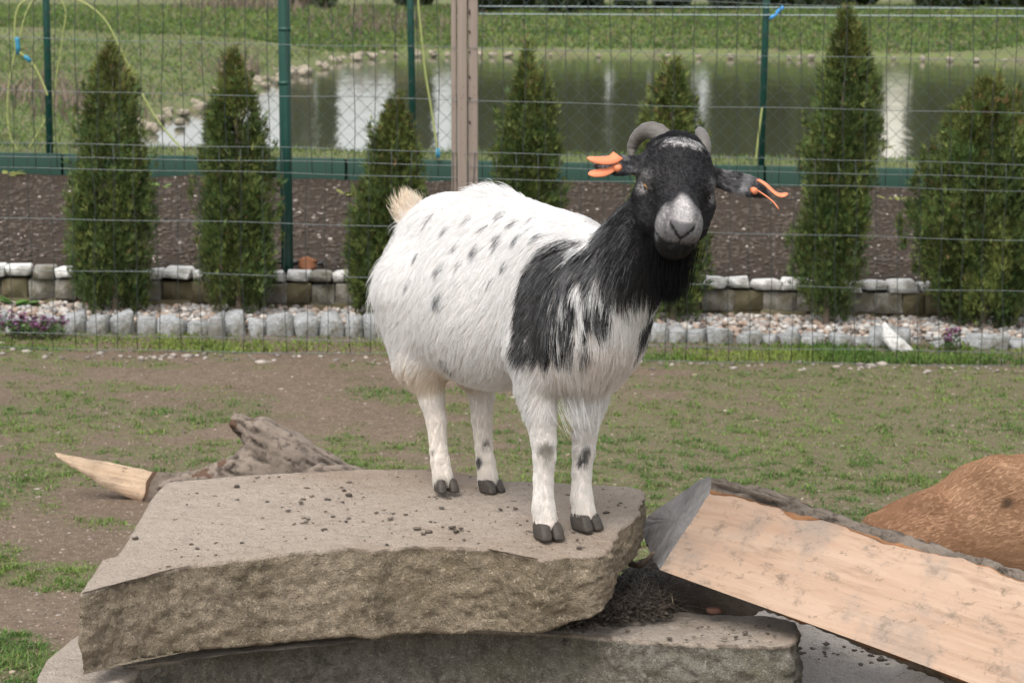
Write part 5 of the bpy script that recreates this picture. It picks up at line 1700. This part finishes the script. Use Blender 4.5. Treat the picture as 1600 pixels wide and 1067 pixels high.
WHITE = np.array([.82, .81, .795]); BLACK = np.array([.0062, .0062, .0076]); GREY = np.array([.28, .28, .29])
def goat_color(p, seed, per_strand=True):
    r = np.random.default_rng(seed)
    n = len(p)
    b, h, head, ears, legs = goat_black(p)
    rnd = r.random(n)
    if per_strand:
        mix = np.clip(b + (rnd - .5) * .9 * (1 - np.abs(2 * b - 1)), 0, 1)
        mix = np.where((b > .12) & (b < .9), sstep(.35, .65, mix), b)
    else:
        mix = b
    base = np.tile(WHITE, (n, 1)) * r.uniform(.90, 1.0, (n, 1))
    # yellowish hindquarters, tail and lower legs
    x, y, z = p.T
    warm = np.clip(.45 * sstep(-.235, -.31, x) * sstep(.44, .25, z) + .80 * sstep(-.283, -.30, x) * sstep(.415, .45, z) + .14 * sstep(.22, .08, z) + .15 * sstep(-.02, -.12, x) * sstep(.26, .2, z) + .45 * sstep(.165, .19, z) * sstep(.25, .2, z) * sstep(-.05, -.15, x), 0, 1) * r.uniform(.7, 1.15, n)
    base = base * (1 - warm[:, None]) + np.array([.70, .56, .385]) * warm[:, None]
    pinkish = np.clip(.35 * sstep(.24, .29, x) * sstep(.33, .27, z) + .22 * sstep(.15, .2, x) * sstep(.36, .30, z), 0, .5)[:, None]
    base = base * (1 - pinkish) + np.array([.66, .56, .49]) * pinkish
    dirt = sstep(.06, .02, z)[:, None] * .25
    base = base * (1 - dirt) + np.array([.5, .44, .36]) * dirt
    dark = np.tile(BLACK, (n, 1)) * r.uniform(.7, 1.8, (n, 1))
    gst = fbm(p * np.array([1, 1, .2]), 85, 2, 28)
    core = sstep(.03, .0, np.abs(x - .205 - .12 * (z - .40))) * sstep(.22, .20, x)
    gp = (.16 + .62 * sstep(-.25, .35, gst)) * (1 - .75 * core) * sstep(.36, .27, x - .3 * (z - .40))
    gk = (r.random(n) < gp)[:, None] * r.uniform(.25, 1.0, (n, 1))
    dark = dark * (1 - gk) + np.array([.215, .218, .228]) * gk
    c = base * (1 - mix[:, None]) + dark * mix[:, None]
    # small spots
    for cc, rr in SPOT3:
        q = (p - cc) * np.array([1, .6, 1]); q[:, 0] += .35 * q[:, 2]
        s = sstep(rr * 1.25, rr * .55, np.linalg.norm(q * np.array([1.25, 1, .8]), axis=1)) * (.72 + .28 * rnd)
        c = c * (1 - s[:, None]) + np.array([.10, .105, .12]) * s[:, None]
    for cc, rr, st, colr in LEGSPOT:
        s = sstep(rr * 1.25, rr * .6, np.linalg.norm(p - np.array(cc), axis=1)) * st
        c = c * (1 - s[:, None]) + (np.array(colr) if colr else np.array([.03, .03, .03])) * s[:, None]
    # head
    hb = np.tile(BLACK, (n, 1)) * r.uniform(.6, 1.5, (n, 1))
    a_, s_, u_ = h.T
    cen = np.abs(s_)
    fz = fbm(p, 90, 2, 3)
    muz = sstep(.098, .112, a_ + .006 * fz) * (.26 + .25 * sstep(.016, .030, cen))
    wedge = sstep(.078, .108, a_ + .004 * fz) * sstep(.0 + .026 * sstep(.072, .128, a_), -.004, cen - .006) * sstep(-.002, .010, u_) * .80
    pale = np.maximum(muz, wedge)
    chin = sstep(-.0175, -.0225, u_ + .0015 * fz)
    pale = pale * (1 - chin * (1 - .55 * sstep(.022, .029, cen) * sstep(-.044, -.03, u_)))
    mouth = np.exp(-((u_ + .0200) / .0022) ** 2) * sstep(.10, .12, a_)
    pale = pale * (1 - .85 * mouth) * (.62 + .5 * rnd)
    tuft = sstep(.014, .004, np.abs(a_ + .014 + .30 * np.maximum(0, cen - .012)) - .006 * rnd) * sstep(.036, .018, cen + .012 * fbm(p, 120, 2, 9)) * sstep(.028, .042, u_)
    tuft = tuft * sstep(.35, .65, rnd + .12)
    eye = sstep(.026, .012, np.linalg.norm(np.stack([a_ - .026, np.abs(s_) - .048, (u_ - .010) * .9], -1), axis=1)) * .42 * rnd
    face = np.clip(.03 * fbm(p, 30, 2, 4) * rnd + .02, 0, .2)
    padm = sstep(.128, .134, a_) * sstep(.021, .017, cen + .35 * np.maximum(0, -u_)) * sstep(-.013, -.009, u_) * sstep(.018, .013, u_)
    k = np.clip(np.maximum(np.maximum(pale, tuft * .85), np.maximum(eye, face)), 0, 1)[:, None]
    hc = hb * (1 - k) + np.array([.60, .59, .59]) * k
    vee = sstep(.0042, .0022, np.abs(u_ + .0085 - .95 * cen)) * sstep(.128, .134, a_) * sstep(.021, .018, cen) + .8 * sstep(.0016, .0008, cen) * sstep(-.022, -.012, u_) * sstep(-.002, -.008, u_) * sstep(.13, .136, a_)
    vee = np.clip(vee, 0, 1)
    hc = hc * (1 - padm[:, None]) + np.array([.095, .095, .102]) * padm[:, None]
    hc = hc * (1 - vee[:, None]) + np.array([.006, .006, .006]) * vee[:, None]
    w = head[:, None]
    c = c * (1 - w) + hc * w
    # ears: dark grey with pale streaks, darker inside
    e = ears * (1 - head * .6)
    ek = np.clip(.12 + .30 * sstep(.0, .5, fbm(p, 70, 2, 6)) + .25 * (rnd - .5), 0, .8)[:, None]
    ec = hb * (1 - ek) + np.array([.45, .45, .46]) * ek
    c = c * (1 - e[:, None]) + ec * e[:, None]
    return np.clip(c, 0, 1), b, h, head, ears, legs

goat = thing('goat', 'white goat with black head and orange ear tags standing on the top slab', 'goat', tuple(GO))
m = M('goat_skin'); MAT_SKIN = m.bsdf(m.attr('tint'), .7, .25)
def fur_mat(name):
    m = M(name)
    a = m.n('ShaderNodeBsdfPrincipled'); c = m.attr('tint'); m.l(c, a.inputs['Base Color'])
    a.inputs['Roughness'].default_value = .55; a.inputs['Specular IOR Level'].default_value = .16
    b = m.n('ShaderNodeBsdfTranslucent'); m.l(c, b.inputs['Color'])
    x = m.n('ShaderNodeMixShader'); x.inputs[0].default_value = .30
    m.l(a.outputs[0], x.inputs[1]); m.l(b.outputs[0], x.inputs[2]); m.l(x.outputs[0], m.out.inputs['Surface'])
    return m.m
MAT_FUR = fur_mat('goat_fur')
skin_c, *_ = goat_color(GV, 1, False)
obj('body', g2w(GV), GFc, MAT_SKIN, goat, skin_c * np.array([.92, .86, .84]))

# ---- coat
def coat_params(p, n_):
    x, y, z = p.T
    b, h, head, ears, legs = goat_black(p)
    L = np.full(len(p), .021)
    ridge = sstep(.045, .0, np.abs(y)) * sstep(.44, .48, z) * sstep(-.27, -.20, x) * sstep(.12, .05, x)
    rj = np.random.default_rng(5).random(len(p))
    crest = ridge * (sstep(-.13, -.08, x) * sstep(.045, -.02, x))
    L = L + .010 * ridge * rj + .034 * crest * rj ** 2
    L = L + .016 * sstep(-.22, -.30, x) * sstep(.20, .28, z) + .022 * (rj > .93) * sstep(-.18, -.27, x) * sstep(.22, .3, z)
    L = L + .006 * sstep(.14, .20, x) * sstep(.27, .33, z)
    tail = sstep(-.282, -.296, x) * sstep(.425, .445, z)
    L = np.where(tail > .5, .046 * (.6 + .6 * rj), L)
    elbow = np.exp(-(((x - .165) / .03) ** 2 + ((z - .235) / .03) ** 2)) * sstep(.03, .06, np.abs(y))
    L = L + .004 * elbow
    leglen = .0100 + .005 * np.exp(-((z - .030) / .016) ** 2)
    L = L * (1 - legs) + leglen * legs
    a_, s_, u_ = h.T
    poll = sstep(.0, -.035, a_) * sstep(.02, .035, u_) * sstep(.045, .03, np.abs(s_))
    hl = .0055 + .013 * poll
    L = L * (1 - head) + hl * head
    L = L * (1 - ears) + .006 * ears
    # directions
    down = np.array([0, 0, -1.0])
    sg = np.sign(y)[:, None]
    fl = np.tile(np.array([-.60, 0, -.85]), (len(p), 1)) + sg * np.array([0, .25, 0])
    fl = fl * (1 - ridge[:, None]) + np.array([-1.0, 0, .1]) * ridge[:, None]
    wr = sstep(-.20, -.28, x)[:, None]; fl = fl * (1 - wr) + (down + np.array([-.25, 0, 0])) * wr
    wc = (sstep(.17, .24, x) * sstep(.46, .36, z))[:, None]; fl = fl * (1 - wc) + down * wc
    fl = fl * (1 - legs[:, None]) + down * legs[:, None]
    fl = np.where((tail > .5)[:, None], np.array([-.35, 0, 1.0]), fl)
    hd = -HB[0] + np.zeros((len(p), 3)); hd = hd + HB[1] * (s_ / .05)[:, None] * .35 - HB[2] * .25
    pl = poll[:, None]; hd = hd * (1 - pl) + (HB[0] * .8 + HB[2] * .2 + HB[1] * (s_ / .03)[:, None]) * pl
    fl = fl * (1 - head[:, None]) + hd * head[:, None]
    for key in EAR:
        a, bb, e, ss, nn = EAR[key]
        w = (ears * sstep(.05, .03, seg_dist(p, a, bb)))[:, None]
        fl = fl * (1 - w) + e * w
    lift = .18 + .12 * ridge * rj + .75 * crest * rj + .25 * tail - .08 * head - .06 * legs + .12 * elbow + .15 * sstep(-.25, -.30, x) + .45 * (rj > .93) * sstep(-.2, -.28, x)
    fl = fl + 1e-4
    return L, fl, np.clip(lift, .06, 1.2), head, ears, legs

wgt = 1 + 2.2 * goat_zones(GV)[1] + 2.0 * goat_zones(GV)[2] + 1.2 * goat_zones(GV)[3]
P, N = sample_surface(GV, GFc, GN, 150000, 11, wgt)
ok = P[:, 2] > .022                                        # none on the soles
hh = g2h(P); pad = (hh[:, 0] > .129) & (np.abs(hh[:, 1]) + .35 * np.maximum(0, -hh[:, 2]) < .020) & (hh[:, 2] > -.011) & (hh[:, 2] < .016)
eyed = np.linalg.norm(np.stack([hh[:, 0] - .030, np.abs(hh[:, 1]) - .0470, (hh[:, 2] - .0035) * 1.35], -1), axis=1) < .0120
keep = ok & ~pad & ~eyed
P, N = P[keep], N[keep]
L, fl, lift, head, ears, legs = coat_params(P, N)
col = goat_color(P, 12)[0]
S = grow(P, N, L, fl, lift, 13, 5, .22, .07, .42, 3600)
rad = np.where(head + ears + legs > .5, .00026, .00030)[:, None] * np.array([1, .95, .8, .55, .15])[None]
hair_object('coat', g2w(S.reshape(-1, 3)).reshape(S.shape), rad, col, MAT_FUR, goat)

# ---- long hair: beard, elbow fringes, back crest wisps
r = np.random.default_rng(21)
def tuft_hair(name, roots, L, dirs, cols, seed, droop=.3, frizz=.05, rad0=.00032, k=8, gather=.5):
    r = np.random.default_rng(seed)
    n = len(roots); t = np.linspace(0, 1, k)
    dirs = dirs / np.linalg.norm(dirs, axis=1, keepdims=True)
    S = roots[:, None] + dirs[:, None] * (L[:, None] * t)[..., None] + np.array([0, 0, -1.0]) * (L[:, None] * droop * t ** 2)[..., None]
    wob = r.normal(0, 1, (n, 1, 3)) * np.sin(t * 3 + r.uniform(0, 6, (n, 1)))[..., None] * (L[:, None] * frizz * t)[..., None]
    S = S + wob
    ctr = S.mean(0, keepdims=True)
    S = S + (ctr - S) * (gather * t ** 1.5)[None, :, None]
    R = rad0 * np.interp(t, [0, .6, 1], [1, .8, .15])[None] * np.ones((n, 1))
    return hair_object(name, g2w(S.reshape(-1, 3)).reshape(S.shape), R, cols, MAT_FUR, goat)
n = 5200
q = np.stack([r.uniform(.02, .105, n), r.normal(0, .014, n), np.full(n, -.052)], -1); q[:, 2] += .006 * r.normal(0, 1, n)
rt = h2g(q); dr = np.tile(np.array([-.10, .0, -1.0]), (n, 1)) + r.normal(0, .08, (n, 3))
tuft_hair('beard', rt, r.uniform(.055, .098, n) * sstep(.01, .07, q[:, 0] + .02), dr, BLACK * r.uniform(.6, 2.0, (n, 1)), 22, .1, .04, gather=.35)
for sgn, nn_ in ((-1, 320), (1, 60)):
    q = np.stack([.190 + r.normal(0, .016, nn_), sgn * (.016 + r.normal(0, .010, nn_)), .225 + r.normal(0, .018, nn_)], -1)
    dr = np.tile(np.array([.42, -.1 * sgn, -1.0]), (nn_, 1)) + r.normal(0, .12, (nn_, 3))
    tuft_hair('fringe', q, r.uniform(.02, .06, nn_), dr, WHITE * r.uniform(.85, 1.0, (nn_, 1)), 24 + sgn, .12, .07, gather=.3)

# ---- hooves: two claws each
m = M('hoof_horn'); MAT_HOOF = m.bsdf(m.mix(m.noise(90, 4, .6, m.map((1, 1, 3))), (.012, .010, .0085), (.085, .070, .056)), .6, .35, m.bump(m.noise(160, 3, .5, m.map((1, 1, 4))), .4, .002))
for key, (x, y, z) in HOOF.items():
    V0, F0 = cube_grid(6)
    mb = MB()
    fr = key[1] == 'f'
    yawh = {'rf': -.15, 'lf': .12, 'rh': -.2, 'lh': .25}[key]
    for s in (-1, 1):
        V = V0.copy()
        Sp = V / np.linalg.norm(V, axis=1, keepdims=True) * .56
        V = V * .52 + Sp * .48
        V *= np.array([.041, .0190, .029]) * (.98 if fr else .80)
        tz = (V[:, 2] + .017) / .034
        V[:, 0] += .006 - .014 * tz                        # sloping front wall
        V[:, 0] *= (1.05 - .22 * tz)
        V[:, 1] *= (1.10 - .22 * tz)
        V[:, 1] += s * (.0100 + .06 * np.maximum(V[:, 0], 0)) 
        c_, s_ = math.cos(yawh), math.sin(yawh)
        V = np.stack([V[:, 0] * c_ - V[:, 1] * s_, V[:, 0] * s_ + V[:, 1] * c_, V[:, 2]], -1)
        V[:, 2] -= V[:, 2].min() + .0045
        V = V + .0007 * np.stack([fbm(V * 1.0 + k + s, 160, 2, 7 + k) for k in range(3)], -1)
        mb.add(g2w(V + np.array([x + .014, y, z])), F0)
    mb.build('hoof', MAT_HOOF, goat)

# ---- eyes, nose pad
MAT_EYE = simple('amber_iris', (.30, .16, .05), .08, .6, .3, 300); MAT_PUP = simple('pupil', (.004, .004, .004), .05, .6, .1)
def ball(c, r_, n=16):
    u, v = np.meshgrid(np.linspace(0, 2 * np.pi, n, endpoint=False), np.linspace(.0, np.pi, n // 2 + 1))
    V = np.stack([np.cos(u) * np.sin(v), np.sin(u) * np.sin(v), np.cos(v)], -1).reshape(-1, 3)
    i = np.arange(n // 2)[:, None] * n; j = np.arange(n)[None]
    F = np.stack([i + j, i + n + j, i + n + (j + 1) % n, i + (j + 1) % n], -1).reshape(-1, 4)
    return V * r_ + c, F
for s in (-1, 1):
    c = np.array([.0275, s * .0405, .0045])
    v, f = ball(0, .0112)
    eo = obj('eye', g2w(h2g(v + c)), f, MAT_EYE, goat)
    v, f = ball(0, 1.0)
    pv = v * np.array([.0045, .0022, .0020]) + c + np.array([.0062, s * .0092, .0008])
    obj('pupil', g2w(h2g(pv)), f, MAT_PUP, eo)
m = M('nose_skin'); MAT_NOSE = m.bsdf(m.mix(m.noise(500, 3), (.085, .083, .085), (.17, .165, .17)), .5, .4, m.bump(m.voro(900), .3, .001))

# ---- horns
m = M('horn'); w_ = m.noise(60, 4, .6, m.map((1, 1, 3)))
MAT_HORN = m.bsdf(m.mix(w_, (.055, .048, .042), (.165, .150, .136)), .55, .35, m.bump(w_, .5, .003))
def horn(pix, radii, flat=.75):
    P = spline([at(a, b, Y) for a, b, Y in pix], 40)
    R = np.interp(np.linspace(0, 1, 40), np.linspace(0, 1, len(radii)), radii) * (1 + .035 * np.sin(np.linspace(0, 1, 40) ** .8 * 75))
    v, f = tube(P, R, 18)
    return obj('horn', v, f, MAT_HORN, goat)
horn([(1046, 242, 4.055), (1041, 224, 4.065), (1030, 209, 4.085), (1013, 204, 4.105), (997, 214, 4.12), (988, 230, 4.125), (987, 246, 4.12)], [.0130, .0140, .0146, .0132, .0110, .0085, .0045])
horn([(1098, 246, 4.05), (1100, 230, 4.06), (1098, 216, 4.08), (1094, 207, 4.115), (1096, 208, 4.15), (1103, 222, 4.18)], [.0112, .0112, .0098, .0080, .0062, .003])

# ---- orange ear tags
MAT_TAG = simple('orange_tag', (.60, .20, .095), .6, .4, .08, 60)
def flap(pix, w0, w1, parent, wm=None, name='flap', th=.0010, twist=0.0, nrm=(0, -.35, .94)):
    """leaf shaped plastic flap along a line of photo points at their own depths"""
    P = spline([at(*q) for q in pix], 14)
    T = np.gradient(P, axis=0); T /= np.linalg.norm(T, axis=1, keepdims=True)
    n0 = np.array(nrm, dtype=float)
    V = []
    for i, (p, t) in enumerate(zip(P, T)):
        s = np.cross(t, n0); s /= np.linalg.norm(s); nn = np.cross(s, t)
        q = i / 13
        w = (np.interp(q, [0, .55, 1], [w0, wm, w1]) if wm else w0 * (1 - q) + w1 * q) * (1 if q < .8 else math.sqrt(max(.05, 1 - ((q - .8) / .2) ** 2))) * .5
        V += [p - s * w + nn * th, p + s * w + nn * th, p + s * w - nn * th, p - s * w - nn * th]
    F = [[4 * i + j, 4 * i + (j + 1) % 4, 4 * (i + 1) + (j + 1) % 4, 4 * (i + 1) + j] for i in range(13) for j in range(4)]
    F += [[3, 2, 1, 0], [52, 53, 54, 55]]
    return obj(name, np.array(V), np.array(F), MAT_TAG, parent, None, False)
t1 = flap([(966, 243, 3.985), (955, 250, 3.975), (935, 251, 3.965), (917, 247, 3.96)], .019, .008, goat, .015, 'ear_tag', nrm=(0, -.75, .65))
flap([(968, 256, 3.985), (952, 267, 3.972), (935, 271, 3.965), (919, 272, 3.96)], .006, .011, t1, .015, nrm=(0, -.75, .65))
v, f = tube([at(968, 262, 3.978), at(963, 264, 3.97)], .005, 12); obj('button', v, f, MAT_TAG, t1)
t2 = flap([(1184, 281, 4.055), (1196, 288, 4.045), (1210, 301, 4.04), (1220, 305, 4.035), (1231, 304, 4.03)], .006, .017, goat, .008, 'ear_tag', nrm=(.25, -.5, .8))
flap([(1182, 297, 4.05), (1200, 309, 4.045), (1210, 318, 4.04), (1217, 327, 4.035)], .005, .005, t2, nrm=(.5, .2, .8))
v, f = tube([at(1176, 297, 4.052), at(1180, 299, 4.04)], .005, 12); obj('button', v, f, MAT_TAG, t2)
# ================================================================== the brown goat behind the split log (only its back and rump are in view)
BY = 5.45
def bp_(px, py, dy=0.0): return at(px, py, BY + dy)
c0 = bp_(1650, 832); gz = float(ground_z(c0[0]))
lo = np.array([bp_(1300, 0)[0], BY - .24, gz - .03]); hi = np.array([bp_(2120, 0)[0], BY + .24, .62])
fb = Field(lo, hi, .007)
fb.ell(c0, (.30, .150, .155), k=.05)
fb.ell(bp_(1445, 842), (.125, .115, .085), k=.06)
fb.ell(bp_(1446, 792, -.055), (.040, .030, .032), k=.03)
fb.cone(bp_(1530, 768, 0), bp_(1800, 745, 0), .055, .060, .05)
fb.cone(bp_(1560, 742, -.05), bp_(1600, 760, -.08), .035, .04, .05)
fb.ell(bp_(1830, 840), (.13, .13, .15), k=.05)
for s in (-1, 1):
    h = bp_(1420, 860, s * .07); k_ = np.array([h[0] - .02, h[1], gz + .17]); f_ = np.array([h[0] + .03, h[1], gz])
    fb.chain([(*h, .075), (*k_, .032), (*(k_ * .4 + f_ * .6), .02), (*f_, .024)], .03)
    h = bp_(1840, 870, s * .07); k_ = np.array([h[0] + .01, h[1], gz + .15]); f_ = np.array([h[0] + .01, h[1], gz])
    fb.chain([(*h, .06), (*k_, .028), (*f_, .024)], .03)
nk0, nk1 = bp_(1880, 800), bp_(2010, 860, -.06)
fb.cone(nk0, nk1, .095, .06, .05)
fb.cone(nk1, nk1 + np.array([.10, -.03, -.10]), .055, .032, .03)
for s in (-1, 1): fb.cone(nk1 + np.array([.0, s * .05, .02]), nk1 + np.array([-.03, s * .11, .0]), .016, .010, .02)
fb.cone(bp_(1365, 820), bp_(1352, 850), .022, .012, .02)
BV, BF = fb.surface(); BV = relax(BV, BF, 2, .4); BN = vert_normals(BV, BF)
brown = thing('goat', 'brown short haired goat behind the split log, only its back and rump showing', 'goat', (c0[0], BY, gz))
def brown_color(p, seed):
    r = np.random.default_rng(seed); n = len(p)
    k = np.clip(.5 + .4 * fbm(p, 5, 3, 4) + r.normal(0, .13, n), 0, 1)[:, None]
    c = (1 - k) * np.array([.250, .130, .070]) + k * np.array([.385, .230, .133])
    pale = (sstep(-.02, .10, fbm(p, 5, 2, 9)) * .35 * r.random(n))[:, None]
    c = c * (1 - pale) + np.array([.50, .33, .20]) * pale
    sp = sstep(.016, .006, np.linalg.norm(p - _bs, axis=1))[:, None] * .8  # shade of a small crease painted as a dark spot
    return c * (1 - sp) + np.array([.05, .03, .02]) * sp
_i = np.argmin(np.linalg.norm(BV - bp_(1576, 786, -.13), axis=1)); _bs = BV[_i]
obj('body', BV, BF, MAT_SKIN, brown, brown_color(BV, 3) * .8)
P, N = sample_surface(BV, BF, BN, 110000, 31)
keep = (P[:, 2] > gz + .2) & (P[:, 0] < bp_(1900, 0)[0]); P, N = P[keep], N[keep]
fl = np.tile(np.array([-.9, 0, -.35]), (len(P), 1)) + np.sign(P[:, 1:2] - BY) * np.array([0, .3, -.35])
S = grow(P, N, np.full(len(P), .013), fl, np.full(len(P), .14), 33, 4, .2, .10, .12, 5000)
hair_object('coat', S, np.array([.00030, .00027, .00020, .00006])[None] * np.ones((len(P), 1)), brown_color(P, 34), MAT_FUR, brown)
